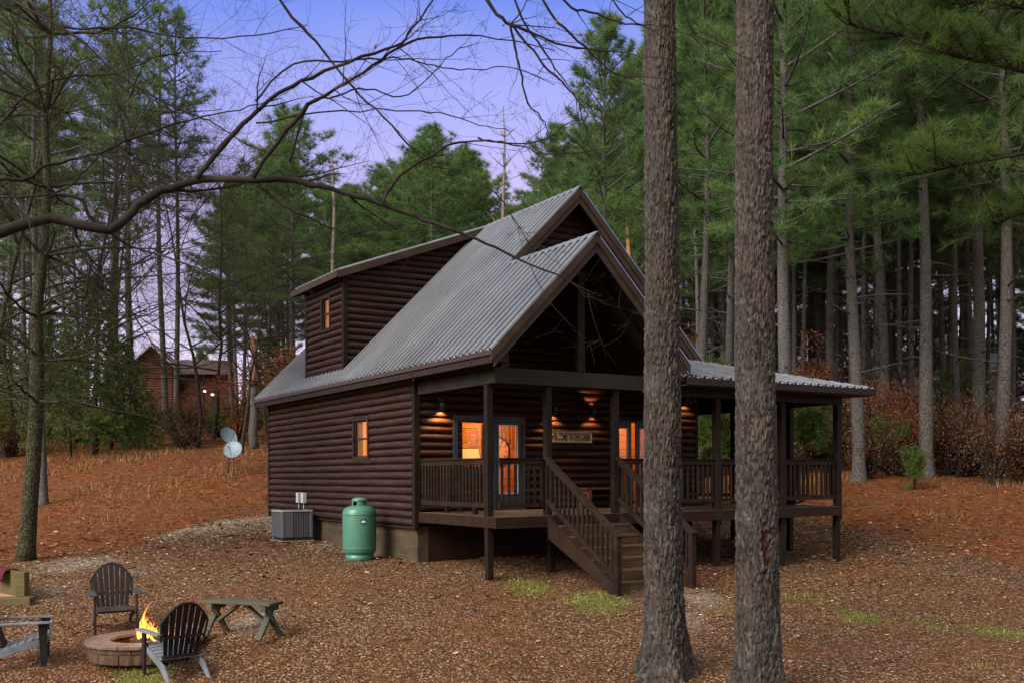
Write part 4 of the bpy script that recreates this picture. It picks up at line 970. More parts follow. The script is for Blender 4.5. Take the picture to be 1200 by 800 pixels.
# ================================================================== TREES
def smoothbark(name, c0, c1, c2):
    m = Mat(name, .85, .2); a = m.noise(m.coords('Object', (9,9,9)), 3, 7, .75); b = m.noise(m.coords('Object'), 1.6, 4, .6)
    c = m.mix(a, c0, c1); c = m.mix(m.ramp(b, [(.50, (0,0,0)), (.66, (.8,.8,.8))]), c, c2); m.color(c); m.bump(a, 1., .012); return m.m
def barkmat(name, c0, c1, c2, sc_=1., bump=.8):
    m = Mat(name, .92, .15)
    co0 = m.coords('Object', (sc_*9, sc_*9, sc_*3.4)); wn = m.n('ShaderNodeTexNoise', Scale=1.1, Detail=4.); m.l(co0, wn.inputs['Vector']); va = m.n('ShaderNodeVectorMath'); va.operation = 'MULTIPLY_ADD'; va.inputs[1].default_value = (1.3,1.3,1.3); m.l(wn.outputs['Color'], va.inputs[0]); m.l(co0, va.inputs[2]); co = va.outputs[0]; v = m.n('ShaderNodeTexVoronoi', Scale=1.6); v.feature = 'DISTANCE_TO_EDGE'; m.l(co, v.inputs['Vector'])
    a = m.noise(co, 2.5, 6, .7); b = m.noise(m.coords('Object'), .7, 3)
    plate = m.ramp(v.outputs['Distance'], [(.02, (0,0,0)), (.16, (1,1,1))])
    c = m.mix(plate, c0, m.mix(a, c1, c2)); c = m.mix(m.math('MULTIPLY', b, .5), c, tuple(k*.6 for k in c1)); m.color(c)
    m.bump(m.math('ADD', plate, m.math('MULTIPLY', a, .6)), bump, .02); return m.m
M['bark'] = barkmat('pine_bark', (.032,.028,.026), (.090,.083,.082), (.185,.178,.178), 1.9, .7)
M['barkd'] = barkmat('dark_branch_bark', (.014,.011,.010), (.028,.022,.019), (.062,.052,.044), 2.)
M['limb'] = smoothbark('dark_smooth_bark', (.008,.006,.0055), (.020,.015,.013), (.050,.048,.042))
M['barkg'] = barkmat('lichen_bark', (.014,.011,.008), (.034,.032,.018), (.12,.125,.07), 2.)
M['barkp'] = barkmat('pale_bare_bark', (.14,.12,.10), (.22,.19,.17), (.38,.35,.31), 2.)
def needlemat(name, dark, light, tip):
    m = Mat(name, .55, .25); t = m.attr(); rnd = m.objrand()
    c = m.ramp(t, [(0, dark), (.55, light), (1, tip)])
    c = m.mix(m.math('MULTIPLY', rnd, .35), c, tuple(k*.7 for k in light)); m.color(c)
    m.color(c); tr = m.n('ShaderNodeBsdfTranslucent'); m.l(c, tr.inputs[0]); mx = m.n('ShaderNodeMixShader'); mx.inputs[0].default_value = .5
    m.l(m.b.outputs[0], mx.inputs[1]); m.l(tr.outputs[0], mx.inputs[2]); m.l(mx.outputs[0], m.nt.nodes['Material Output'].inputs['Surface']); return m.m
M['needle'] = needlemat('pine_needles', (.045,.10,.034), (.11,.205,.065), (.21,.29,.085))
M['needleb'] = needlemat('bright_pine_needles', (.045,.088,.020), (.092,.150,.032), (.155,.215,.05))
M['cedarn'] = needlemat('cedar_foliage', (.030,.055,.016), (.070,.11,.026), (.16,.19,.035))
M['russet'] = needlemat('russet_leaves', (.11,.036,.016), (.25,.092,.040), (.39,.17,.075))
M['brown'] = needlemat('brown_twig_leaves', (.10,.044,.024), (.21,.098,.052), (.33,.18,.095))
M['shrub'] = needlemat('shrub_leaves', (.035,.06,.012), (.085,.12,.022), (.17,.20,.045))
def tufts(C, D, B, L, w, rng, spread=.62, tint=None):
    """needle clumps: C centres, D outward directions, B blades each"""
    T = len(C); dirs = D[:, None]*.55+rng.normal(size=(T, B, 3))*spread; dirs /= np.linalg.norm(dirs, axis=-1, keepdims=True)
    side = np.cross(dirs, rng.normal(size=(T, B, 3))); side /= np.linalg.norm(side, axis=-1, keepdims=True)+1e-9
    Ln = L*(.7+.6*rng.random((T, B, 1))); c = C[:, None]
    V = np.stack([c-side*w, c+side*w, c+dirs*Ln], 2).reshape(-1, 3)
    t = rng.random(T) if tint is None else tint
    tt = np.clip(np.repeat(t, B*3)+rng.normal(size=T*B*3)*.05, 0, 1)
    return V, np.arange(len(V)).reshape(-1, 3), tt
def leaves(C, s, rng, tint=None, asp=.55):
    T = len(C); a = rng.normal(size=(T, 3)); a /= np.linalg.norm(a, axis=-1, keepdims=True); b = np.cross(a, rng.normal(size=(T, 3))); b /= np.linalg.norm(b, axis=-1, keepdims=True)+1e-9
    S = s*(.6+.8*rng.random((T, 1))); V = np.stack([C-a*S, C-b*S*asp, C+a*S, C+b*S*asp], 1).reshape(-1, 3)
    return V, np.arange(len(V)).reshape(-1, 4), np.repeat(rng.random(T) if tint is None else tint, 4)
def pine_proto(seed, H=20., bare=.42, nb=64, r0=.2, wid=.17, B=20, L=.33, w=.0105, tufts_per=30, dead=10, lean=.02, mat_n='needle', mat_b='bark', up=.35):
    rng = np.random.default_rng(seed); rnd = random.Random(seed); tr = MB()
    a = rnd.random()*6.28; lx, ly = math.cos(a)*lean, math.sin(a)*lean
    ax_ = lambda z: Vector((lx*z+.10*math.sin(z*.35+seed), ly*z+.10*math.cos(z*.3+seed*2)-.10*math.cos(seed*2), z))
    zs = [0, .12, .35, .8, 1.6]+[1.6+(H-1.6)*k/16 for k in range(1, 17)]
    rad = [r0*(1.55 if z == 0 else 1.3 if z < .2 else 1.12 if z < .5 else 1)*(1-.86*(z/H)**1.15) for z in zs]
    tr.tube([ax_(z)-Vector((0,0,.25 if z == 0 else 0)) for z in zs], rad, 12)
    for k in range(dead):
        z = H*rnd.uniform(.14, bare+.1); a = rnd.random()*6.28; l = rnd.uniform(.3, 2.2); p = ax_(z); d = Vector((math.cos(a), math.sin(a), rnd.uniform(-.15, .35)))
        tr.tube([p, p+d*l*.5, p+d*l+Vector((0,0,rnd.uniform(-.2,.2)))], [.035, .02, .008], 4)
    C = []; D = []; TT = []
    for k in range(nb):
        t = (k+rnd.random())/nb; z = H*(bare+(1-bare)*t**.95); a = k*2.4+rnd.random()*.9
        prof = (math.sin(math.pi*min(1, .16+t*.84)))**.7*(1-.35*t)+.08
        l = H*wid*prof*rnd.uniform(.65, 1.2)
        if l < .4: l = .4
        el = -.12+t*1.05+rnd.uniform(-.15, .2); d = Vector((math.cos(a)*math.cos(el), math.sin(a)*math.cos(el), math.sin(el)))
        p0 = ax_(z); n = 6; pts = [p0+d*l*(i/(n-1))+Vector((0, 0, up*l*.35*(i/(n-1))**2)) for i in range(n)]
        wob = Vector((rnd.uniform(-1,1), rnd.uniform(-1,1), rnd.uniform(-.4,.4)))*.09*l
        pts = [q+wob*math.sin(math.pi*i/(n-1)) for i, q in enumerate(pts)]
        tr.tube(pts, [max(.008, (.020+.011*l)*(1-.8*i/(n-1))) for i in range(n)], 4, cap=False)
        base_t = rnd.random()*.55+.1*t
        nt = max(5, int(tufts_per*(.45+l/(H*wid))))
        for j in range(nt):
            u = .30+.70*rnd.random()**.8; i = min(n-2, int(u*(n-1))); f = u*(n-1)-i; q = pts[i].lerp(pts[i+1], f)
            s = (1.08-u)*.60*l*.75+.16; side = Vector((-d.y, d.x, 0)).normalized()*rnd.uniform(-1, 1)*s+Vector((0,0,1))*rnd.uniform(-.10, .38)*s
            c = q+side; dd = (side.normalized()*.6+d*.5+Vector((0,0,.55))).normalized()
            C.append(c); D.append(dd); TT.append(min(1, base_t+rnd.random()*.38))
            if j % 4 == 0: tr.tube([q-d*.12*l, q+side*.5, c], [.012, .009, .005], 3, cap=False)
    C = np.array(C); D = np.array(D)
    V, Fc, tt = tufts(C, D, B, L, w, rng, tint=np.array(TT))
    return tr.mesh('pine_trunk', M[mat_b], True), fast_mesh('pine_crown', V, Fc, M[mat_n], tt), H
PINES = [pine_proto(100+i, 20., [.40,.46,.36,.50,.42,.30][i], [62,54,70,50,60,78][i], .2, [.17,.15,.18,.16,.14,.17][i]) for i in range(6)]
SPARSE = [pine_proto(720+i, 20., [.44,.52,.48][i], 40, .15, [.15,.13,.16][i], 16, .30, .0115, 15, 14, .02) for i in range(3)]
def pine(kind, x, y, H, label, group=None, dia=None, rz=None, name='pine_tree', sink=.1, protos=None, wide=1.):
    tm_, cm, H0_ = (protos or PINES)[kind]; s = H/H0_; w = s if dia is None else max(.55*s, min(1.9*s, dia/.4))
    e = empty(name, (x, y, gz(x, y)-sink), random.random()*6.28 if rz is None else rz, label, 'pine tree', group)
    link('trunk', tm_, e, s=(max(s*.9, (w+s)/2), max(s*.9, (w+s)/2), s)); link('crown', cm, e, s=(s*wide, s*wide, s))
    return e
def by_top(px, top, d):
    p = at(px, 556, d); return p.x, p.y, CAM[2]+(CY-top)/F*d-gz(p.x, p.y)
# trees the photograph singles out: (px, top px, distance, trunk diameter, prototype, label)
named = [
 (705, 28, 33, .30, 5, 'pine with a pointed feathery top against the sky left of the flared trunk'),
 (345, 134, 47, .34, 0, 'round-topped green pine rising alone against the sky above the upper dormer roof'),
 (515, 150, 56, .40, 2, 'broad rounded pine crown against the sky directly above the cabin roof'),
 (455, 205, 60, .34, 1, 'lower pine crown against the sky just left of the broad rounded one'),
 (652, 150, 50, .34, 4, 'pine standing close behind the cabin ridge, right of the bare dead tree'),
 (160, -40, 46, .55, 3, 'thick grey pine trunk in front of the distant red cabin gable, at its left corner'),
 (192, -20, 49, .42, 1, 'grey pine trunk crossing the middle of the distant red cabin gable'),
 (209, 10, 50, .38, 4, 'slimmer grey pine trunk at the right corner of the distant red cabin gable'),
 (50, -90, 28, .26, 3, 'thin pale-grey pine trunk just behind the mossy forked tree on the left'),
 (922, -160, 28.5, .47, 0, 'straight grey pine trunk rising behind the porch roof right of the two big trunks'),
 (1003, -150, 31, .45, 2, 'grey pine trunk leaning slightly right, just past the porch roof corner'),
 (1036, -120, 36, .40, 4, 'grey pine trunk immediately right of the slightly leaning one by the porch corner'),
 (1088, -170, 32, .52, 3, 'thick grey pine trunk in the middle of the wood to the right of the porch'),
 (1142, -140, 38, .60, 1, 'broad dark pine trunk half hidden in the wood behind the brown brush'),
 (1174, -190, 32.5, .50, 0, 'grey pine trunk nearest the right edge of the picture, behind the bare twigs'),
 (820, -60, 34, .34, 4, 'slender grey pine trunk seen between the two big foreground trunks, the left of two'),
 (852, -90, 40, .38, 2, 'slender grey pine trunk tight against the left side of the second big trunk'),
 (975, -60, 44, .36, 3, 'thin pine trunk far behind the porch roof, right of the straight grey one'),
 (285, 190, 52, .36, 1, 'open-crowned pine behind the bare branches, left of the round-topped pine'),
 (395, 225, 58, .36, 4, 'pine showing only its low crown between two taller crowns above the dormer'),
]
for px, top, d, dia, k, lab in named:
    x, y, H = by_top(px, top, d); pine(k % 3 if px in (160, 192, 209, 50, 285) else k, x, y, H, lab, None, dia, rz=k*1.1+px*.01, wide={345: 1.45, 515: 1.5, 455: 1.3, 652: 1.25, 285: 1.2}.get(px, 1.), protos=SPARSE if px in (160, 192, 209, 50, 285) else None)
SKY = ([-200, 0, 200, 235, 262, 300, 330, 350, 395, 425, 440, 480, 515, 560, 592, 600, 640, 690, 715, 760, 1500], [-80, -80, -30, 70, 215, 190, 160, 160, 205, 245, 225, 190, 172, 190, 225, 250, 215, 160, 110, -40, -180])
SLIM = [pine_proto(700+i, 20., [.56,.62,.52][i], 46, .13, [.13,.12,.14][i], 18, .33, .0115, 28, 16, .015) for i in range(3)]
taken = [(n[0], n[2]) for n in named]
def fill(n, px0, px1, d0, d1, label, group, top_rand=60, seed=1, mind=2.2, protos=None, d_=(.26,.46), wide=1.):
    rnd = random.Random(seed); k = 0; tries = 0; pts = []
    while k < n and tries < 4000:
        tries += 1; px = rnd.uniform(px0, px1); d = math.sqrt(rnd.uniform(d0**2, d1**2)); x, y, _ = by_top(px, 0, d)
        if any(math.hypot(x-a, y-b) < mind for a, b in pts): continue
        if x < 9.8 and y < 14.5 and x > -3: continue
        top = np.interp(px, *SKY)+rnd.uniform(-5, top_rand); x, y, H = by_top(px, top, d)
        if 142 < px < 268 and d < 92: continue
        if H > 27: H = rnd.uniform(22, 27)
        if H < 8: continue
        # never rises over the clear strip of sky
        pts.append((x, y)); pine(rnd.randrange(3 if protos else 6), x, y, H, label, group, rnd.uniform(*d_)*max(.8, H/22), protos=protos, wide=wide); k += 1
fill(26, 400, 745, 56, 84, 'dark green pine in the far ranks behind the cabin, under the open sky', 'far pines behind the cabin', 18, 3, wide=1.45)
fill(10, 235, 420, 58, 88, 'far pine left of the cabin below the gap of open sky', 'far pines left of the cabin', 30, 4, wide=1.15)
fill(13, -150, 240, 48, 98, 'tall pine in the wood at the far left, behind the bare branches', 'pines in the wood at the far left', 50, 5, protos=SPARSE)
fill(20, 765, 1000, 44, 84, 'tall pine in the wood behind the porch roof and the two big trunks', 'pines in the wood behind the porch roof', 80, 6)
fill(22, 1010, 1420, 42, 88, 'tall pine in the wood to the right of the porch corner', 'pines in the wood right of the porch', 80, 7)
YNG = [pine_proto(600+i, 10., .12, 58, .11, .25, 18, .30, .011, 26, 2, .01) for i in range(3)]
def young(n, px0, px1, d0, d1, h0, h1, label, group, seed):
    rnd = random.Random(seed)
    for i in range(n):
        px = px0+(px1-px0)*(i+rnd.random())/n; d = rnd.uniform(d0, d1)
        if 140 < px < 268: d = rnd.uniform(94, 110)
        p = at(px, 556, d); tm_, cm, _ = YNG[i % 3]; H = rnd.uniform(h0, h1); e = empty('pine_tree', (p.x, p.y, gz(p.x, p.y)-.05), rnd.random()*6.28, label, 'pine tree', group); link('trunk', tm_, e, s=H/10); link('crown', cm, e, s=H/10)
young(8, -90, 345, 62, 94, 7, 11, 'bushy younger pine filling the gaps of the wood on the left', 'younger pines in the wood on the left', 11)
young(10, 400, 760, 60, 85, 9, 13, 'bushy younger pine in the background behind the cabin', 'younger pines behind the cabin', 12)
young(30, 780, 1330, 62, 96, 8, 13, 'bushy younger pine deep in the wood on the right', 'younger pines in the wood on the right', 13)
fill(36, 1010, 1330, 36, 72, 'slim grey-barked pine with a high crown in the wood right of the porch', 'slim pines right of the porch', 80, 21, 1.6, SLIM, (.22,.34))
fill(22, 790, 1005, 40, 72, 'slim grey-barked pine with a high crown behind the porch roof', 'slim pines behind the porch roof', 80, 22, 1.6, SLIM, (.22,.34))
fill(12, -60, 335, 44, 99, 'slim grey-barked pine with a high crown in the wood on the left', 'slim pines in the wood on the left', 40, 23, 1.8, SLIM, (.22,.32))
# broken and dead trunks
def snag(px, top, base_d, w0, w1, label, mat_='barkp', twigs=0, name='dead_tree', bark_to=None):
    x, y, H = by_top(px, top, base_d); e = empty(name, (x, y, gz(x, y)-.1), 0, label, 'dead tree')
    rnd = random.Random(int(px)); n = 12
    P = [Vector((.05*math.sin(i*1.3+px), .05*math.cos(i*.9+px), H*i/(n-1))) for i in range(n)]; rr = [w0/2+(w1-w0)/2*i/(n-1) for i in range(n)]
    if bark_to:
        k = int(n*bark_to); mb = MB(); mb.tube(P[:k+1], rr[:k+1], 9); mb.build('trunk', M['bark'], e, True); mb = MB(); mb.tube(P[k:], [r_*.9 for r_ in rr[k:-1]]+[.01], 7); mb.build('bare_top', plain('fresh_split_wood', (.25,.125,.065), .8, .2, 0, .4, 3), e, True)
    else:
        mb = MB(); mb.tube(P, rr, 8)
        for k in range(twigs):
            t = rnd.uniform(.45, 1); i = int(t*(n-1)); a = rnd.random()*6.28; l = rnd.uniform(.5, 2.4)*(1.3-t); p = P[min(i, n-1)]; d = Vector((math.cos(a), math.sin(a), rnd.uniform(.6, 1.6))).normalized()
            q = p+d*l; mb.tube([p, p+d*l*.5+Vector((0,0,-.05)), q], [.03, .02, .006], 4)
            for j in range(3):
                a2 = rnd.random()*6.28; d2 = (d+Vector((math.cos(a2), math.sin(a2), .4))*.6).normalized(); s_ = p.lerp(q, rnd.uniform(.3, .9)); mb.tube([s_, s_+d2*l*.45], [.010, .003], 3)
        mb.build('trunk', M[mat_], e, True)
snag(392, 180, 45, .34, .10, 'thin pale dead trunk without branches, rising behind the dormer roof', twigs=3)
snag(592, 122, 46, .40, .05, 'pale dead tree with bare upright twigs above the cabin ridge', twigs=34)
snag(298, 386, 37, .36, .26, 'broken grey trunk with an orange split top, left of the cabin roof corner', bark_to=.55)
snag(738, 250, 44, .30, .22, 'snapped pine trunk with a raw orange top behind the gable, left of the big trunk', bark_to=.72)
# understory prototypes
def bush_proto(seed, R_, Hh, n, s, mat_l, mat_b='barkd', stems=7, twigs=40, hollow=.35, cl=26, asp=.55, needle=False):
    rng = np.random.default_rng(seed); rnd = random.Random(seed); tr = MB(); C = []; T = []
    for k in range(stems):
        a = rnd.random()*6.28; rr = R_*rnd.uniform(.3, .95); tip = Vector((rr*math.cos(a), rr*math.sin(a), Hh*rnd.uniform(.5, 1.0))); mid = tip*.5+Vector((rnd.uniform(-.2,.2), rnd.uniform(-.2,.2), .1))*R_
        base = Vector((rnd.uniform(-.1,.1), rnd.uniform(-.1,.1), -.1)); tr.tube([base, mid, tip], [.035*R_+.01, .018*R_+.006, .005], 5, cap=False)
        for j in range(max(1, twigs//stems)):
            t = rnd.uniform(.25, 1.); p = (base.lerp(mid, t*2) if t < .5 else mid.lerp(tip, t*2-1)); d = Vector((rnd.gauss(0,1), rnd.gauss(0,1), rnd.gauss(.3,.7))).normalized()*R_*rnd.uniform(.2, .55)
            tr.tube([p, p+d*.5+Vector((0,0,.03)), p+d], [.009, .006, .003], 3, cap=False); C.append(p+d*rnd.uniform(.5,1.1)); T.append(rnd.random()*.6)
    C = np.array(C); k = rng.integers(0, len(C), n); P = C[k]+rng.normal(size=(n, 3))*R_*np.array([.16,.16,.13]); tt = np.clip(np.array(T)[k]+rng.random(n)*.4, 0, 1); P[:, 2] = np.maximum(P[:, 2], .04)
    if needle: V, Fc, tt = tufts(P, np.tile(np.array([[0,0,1.]]), (n,1)), 7, s, .010, rng, .7, tt)
    else: V, Fc, tt = leaves(P, s, rng, tt, asp)
    return tr.mesh('bush_stems', M[mat_b], True), fast_mesh('bush_leaves', V, Fc, M[mat_l], tt)
k_ = 240; yy = RNG.uniform(-.3, 11.5, k_); xx = -.3+3.9*RNG.random(k_)**1.6; xx = np.where(yy < MF, np.minimum(xx, 1.6), xx); ok_ = ~((yy > DY0-.3) & (yy < DY1+.5) & (xx > -.1)); xx, yy = xx[ok_], yy[ok_]; k_ = len(xx)
Cr = np.stack([xx, yy, EZ+(xx-EX)+.055], -1); Vr, Fr, Tr_ = leaves(Cr, .022, np.random.default_rng(12), None, .35); tag(link('roof_litter', fast_mesh('roof_litter', Vr, Fr, lm3, Tr_)), kind='stuff')
RUS = [bush_proto(200+i, 1.3, 3.2, 3200, .048, 'russet', stems=6, twigs=50) for i in range(3)]
BRO = [bush_proto(210+i, 1.1, 1.5, 1300, .028, 'brown', stems=14, twigs=130) for i in range(3)]
SHR = [bush_proto(220+i, 1.4, 2.4, 4200, .05, 'shrub', stems=8, twigs=60) for i in range(2)]
YPN = [bush_proto(230+i, .9, 2.8, 900, .22, 'needleb', stems=7, twigs=60, needle=True) for i in range(2)]
def bush(protos, k, px, d, s, label, cat, name, group=None, base_py=None):
    p = at(px, 556, d); sm_, lm_ = protos[k % len(protos)]; e = empty(name, (p.x, p.y, gz(p.x, p.y)-.03), random.random()*6.28, label, cat, group)
    sc3 = s if hasattr(s, '__len__') else (s, s, s); link('stems', sm_, e, s=sc3); link('leaves', lm_, e, s=sc3); return e
for i, (px, d, s, lab) in enumerate([(350, 44, 1.3, 'russet-leaved oak sapling right behind the cabin, beside the dormer'), (228, 42, .75, 'russet sapling in front of the distant red cabin wing'), (276, 43, 1.0, 'russet sapling between the distant red cabin and the broken trunk'),
     (140, 52, 1.1, 'russet sapling beside the left corner of the distant red cabin'), (840, 38, 1.5, 'orange-brown sapling seen between the two big trunks above the porch roof'), (940, 41, 1.5, 'russet sapling behind the porch roof between two grey trunks'), (1022, 34, 1.0, 'russet bush at the foot of the leaning grey trunk past the porch corner'),
     (1062, 33, .8, 'rusty low bush beside the bright young pine on the right'), (310, 60, 1.3, 'reddish sapling high up left of the dormer window'), (90, 44, 1.1, 'dark russet sapling in the wood at the far left')]):
    bush(RUS, i, px, d, s, lab, 'sapling', 'russet_sapling')
for i, (px, d, s, lab) in enumerate([(1040, 32.5, .72, 'bright green young pine just right of the porch corner'), (1072, 29.5, .5, 'small green pine seedling right of the bright young pine'), (905, 33, 1.25, 'yellow-green young pine seen through the porch, right of the second big trunk'), (945, 34, 1.2, 'yellow-green young pine framed by the right-hand porch opening'),
     (828, 34, 1.35, 'yellow-green young pine seen through the porch between the two big trunks'), (812, 40, 1.6, 'green young pine above the porch roof just right of the first big trunk'), (1130, 52, 1.9, 'green young pine in the brush on the right')]):
    bush(YPN, i, px, d, s, lab, 'young pine', 'young_pine')
for i, (px, d, s, lab) in enumerate([(1092, 50, 1.3, 'yellow-green shrub beside the white building in the wood'), (870, 36, 1.1, 'olive green shrub behind the porch posts'), (960, 38, 1.1, 'olive shrub seen through the right end of the porch'), (1160, 44, 1.3, 'green shrub behind the brown brush on the right'), (1000, 46, 1.3, 'olive shrub in the shade behind the leaning trunk'), (255, 46, .9, 'small green shrub behind the satellite dishes'), (215, 42, .8, 'green shrub below the distant red cabin'), (345, 40, 1.2, 'green shrub hugging the back left corner of the cabin')]):
    bush(SHR, i, px, d, (s, s, s*.8), lab, 'shrub', 'green_shrub')
rnd = random.Random(5)
for i in range(46):
    px = rnd.uniform(1015, 1280); d = rnd.uniform(31, 44); s = rnd.uniform(1.0, 2.0); bush(BRO, i, px, d, (s, s, s*1.1), 'brown twiggy bush in the brush line right of the porch', 'bush', 'brown_bush', 'brown bushes right of the porch')
for i in range(16):
    px = rnd.uniform(800, 985); d = rnd.uniform(32, 44); s = rnd.uniform(.7, 1.3); bush(BRO, i, px, d, s, 'brown twiggy bush seen through or behind the porch', 'bush', 'brown_bush', 'brown bushes behind the porch')
for i in range(26):
    px = rnd.uniform(-60, 318); d = rnd.uniform(37, 56); s = rnd.uniform(.7, 1.4); bush(BRO, i, px, d, (s, s, s), 'brown twiggy bush in the undergrowth beyond the left lawn', 'bush', 'brown_bush', 'brown bushes beyond the left lawn')
# cedars on the left
def cedar_proto(seed, H=6., wid=.36):
    rng = np.random.default_rng(seed); rnd = random.Random(seed); tr = MB(); tr.tube([(0,0,-.2),(0,0,H*.3),(.1,0,H*.7),(.1,.05,H)], [.11,.09,.05,.01], 8); C = []; D = []; T = []
    for k in range(90):
        t = k/90; z = H*(.13+.85*t); a = k*2.4; l = H*wid*(1-t)**.75*rnd.uniform(.6, 1.15)+.15; d = Vector((math.cos(a), math.sin(a), .12-.30*(1-t))); p = Vector((0,0,z)); tr.tube([p, p+d*l*.6, p+d*l+Vector((0,0,-.08*l))], [.02,.012,.004], 3, cap=False); bt = rnd.random()*.5
        for j in range(int(10+26*(1-t))):
            u = rnd.random()**.55; q = p+d*l*u+Vector((rnd.gauss(0,.16), rnd.gauss(0,.16), rnd.gauss(-.05,.10)))*l*.8; C.append(q); D.append((d+Vector((0,0,-.3))).normalized()); T.append(min(1, bt+rnd.random()*.3+.35*u*(1-t)))
    V, Fc, tt = tufts(np.array(C), np.array(D), 9, .17, .018, rng, .6, np.array(T)); return tr.mesh('cedar_trunk', M['barkd'], True), fast_mesh('cedar_crown', V, Fc, M['cedarn'], tt)
CED = [cedar_proto(300), cedar_proto(301, 6., .42)]
for i, (px, d, s, lab) in enumerate([(112, 37, 1.15, 'large dark green cedar with drooping skirts at the edge of the left lawn'), (58, 43, 1.0, 'dark cedar partly hidden by the mossy forked tree'), (146, 39, .72, 'smaller yellow-green cedar in front of the thick trunk by the distant cabin'), (6, 46, 1.1, 'dark cedar at the left edge of the picture'), (-50, 38, 1.2, 'dark cedar just outside the left edge'), (318, 46, .8, 'dark cedar close to the far roof corner of the cabin')]):
    p = at(px, 556, d); tm_, cm_ = CED[i % 2]; e = empty('cedar_tree', (p.x, p.y, gz(p.x, p.y)), i*1.3, lab, 'cedar'); link('trunk', tm_, e, s=s); link('crown', cm_, e, s=s)
# ---- bare deciduous trees
def grow(mb, p, d, L, r, lvl, rnd, sides=(8,6,4,3,3), kids=(7,6,5,4), droop=.0, wob=.22, minr=.003):
    n = 8 if lvl < 2 else 5; pts = [p]; cur = Vector(p); dd = Vector(d).normalized()
    for i in range(n):
        dd = (dd+Vector((rnd.gauss(0,wob), rnd.gauss(0,wob), rnd.gauss(0,wob)+.05-droop*lvl))*.5).normalized(); cur = cur+dd*L/n; pts.append(cur.copy())
    rad = [max(minr*.6, r*(1-.8*i/n)) for i in range(n+1)]
    mb.tube(pts, rad, sides[min(lvl, 4)], tint=.2+.15*lvl, cap=False)
    if lvl >= len(kids): return
    for k in range(kids[lvl]):
        u = rnd.uniform(.25, 1.); i = min(n-1, int(u*n)); q = pts[i].lerp(pts[i+1], u*n-i); e0 = (pts[i+1]-pts[i]).normalized(); s = Vector((rnd.gauss(0,1), rnd.gauss(0,1), rnd.gauss(.1,.7))).normalized()
        grow(mb, q, (e0*.55+s*.8).normalized(), L*rnd.uniform(.38, .62), max(minr, rad[i]*.55), lvl+1, rnd, sides, kids, droop, wob, minr)
def bare_proto(seed, H=9., r=.075, kids=(13,7,6,4), **kw):
    rnd = random.Random(seed); mb = MB(); grow(mb, Vector((0,0,-.1)), Vector((rnd.uniform(-.1,.1), rnd.uniform(-.1,.1), 1)), H, r, 0, rnd, kids=kids, wob=.16, **kw); return mb
BARE = [bare_proto(400+i).mesh('bare_tree', M['barkd'], True) for i in range(2)]+[bare_proto(410+i, 9, .075, (13,7,6,4), droop=.05).mesh('bare_tree', M['barkg'], True) for i in range(2)]
for i, (px, d, s, k, lab) in enumerate([(82, 37, 1.15, 2, 'grey-green bare tree with a mass of fine twigs behind the mossy trunk'), (-30, 21, 1.2, 3, 'bare lichen-covered tree at the left edge with twigs across the sky'), (130, 39, 1.25, 2, 'bare twiggy tree standing before the cedars on the left'), (20, 38, 1.35, 3, 'bare tree deep in the twig tangle at the upper left'), (232, 38, 1.1, 0, 'dark bare tree between the distant cabin and the dishes'), (283, 35, .85, 3, 'slender pale bare tree beside the satellite dishes'), (316, 36, .8, 1, 'slender bare tree touching the cabin roof corner'), (1110, 33, .75, 0, 'small bare tree in the brush right of the bright young pine'), (1236, 27, .9, 3, 'bare lichen-covered tree at the right edge reaching over the bank'), (1070, 36, .8, 1, 'bare sapling in the shade beside the thick grey trunk'), (138, 45, 1.3, 0, 'bare brown tree left of the distant cabin, its twigs across the sky'), (100, 42, 1.5, 1, 'tall bare brown tree among the pines at the upper left'), (250, 44, 1.3, 0, 'bare brown tree whose top shows against the edge of the open sky'), (870, 50, 1.3, 1, 'bare tree behind the second big trunk'), (960, 52, 1.2, 0, 'bare tree in the wood above the porch roof')]):
    p = at(px, 556, d); o = link('bare_tree', BARE[k], None, (p.x, p.y, gz(p.x, p.y)), i*1.7, s); tag(o, lab, 'bare tree')
# mossy tree at the left: surveyed trunk with grown limbs
e = at(28, 655, 20); mt = empty('mossy_tree', (e.x, e.y, gz(e.x, e.y)), 0, 'mossy dark tree with lichen-covered limbs at the left edge of the yard', 'tree')
pl_ = [at(*q, 20) for q in ((29,668),(31,640),(34,600),(39,540),(43,470),(44,420),(42,370),(50,300),(56,220),(52,130),(60,40),(55,-80))]
mb = MB(); mb.tube([q-e+Vector((0,0,e.z-gz(e.x,e.y))) for q in pl_], [.24,.18,.16,.145,.14,.13,.115,.10,.08,.065,.05,.03], 14)
rnd = random.Random(77)
for i, q in enumerate(pl_[4:-1]):
    for k in range(5):
        a = rnd.random()*6.28; grow(mb, q-e, Vector((math.cos(a), math.sin(a), rnd.uniform(-.1, .6))), rnd.uniform(1.6, 3.2), .036, 1, rnd, kids=(0,7,6,4), droop=.05, wob=.26)
mb.build('trunk', M['barkg'], mt, True)
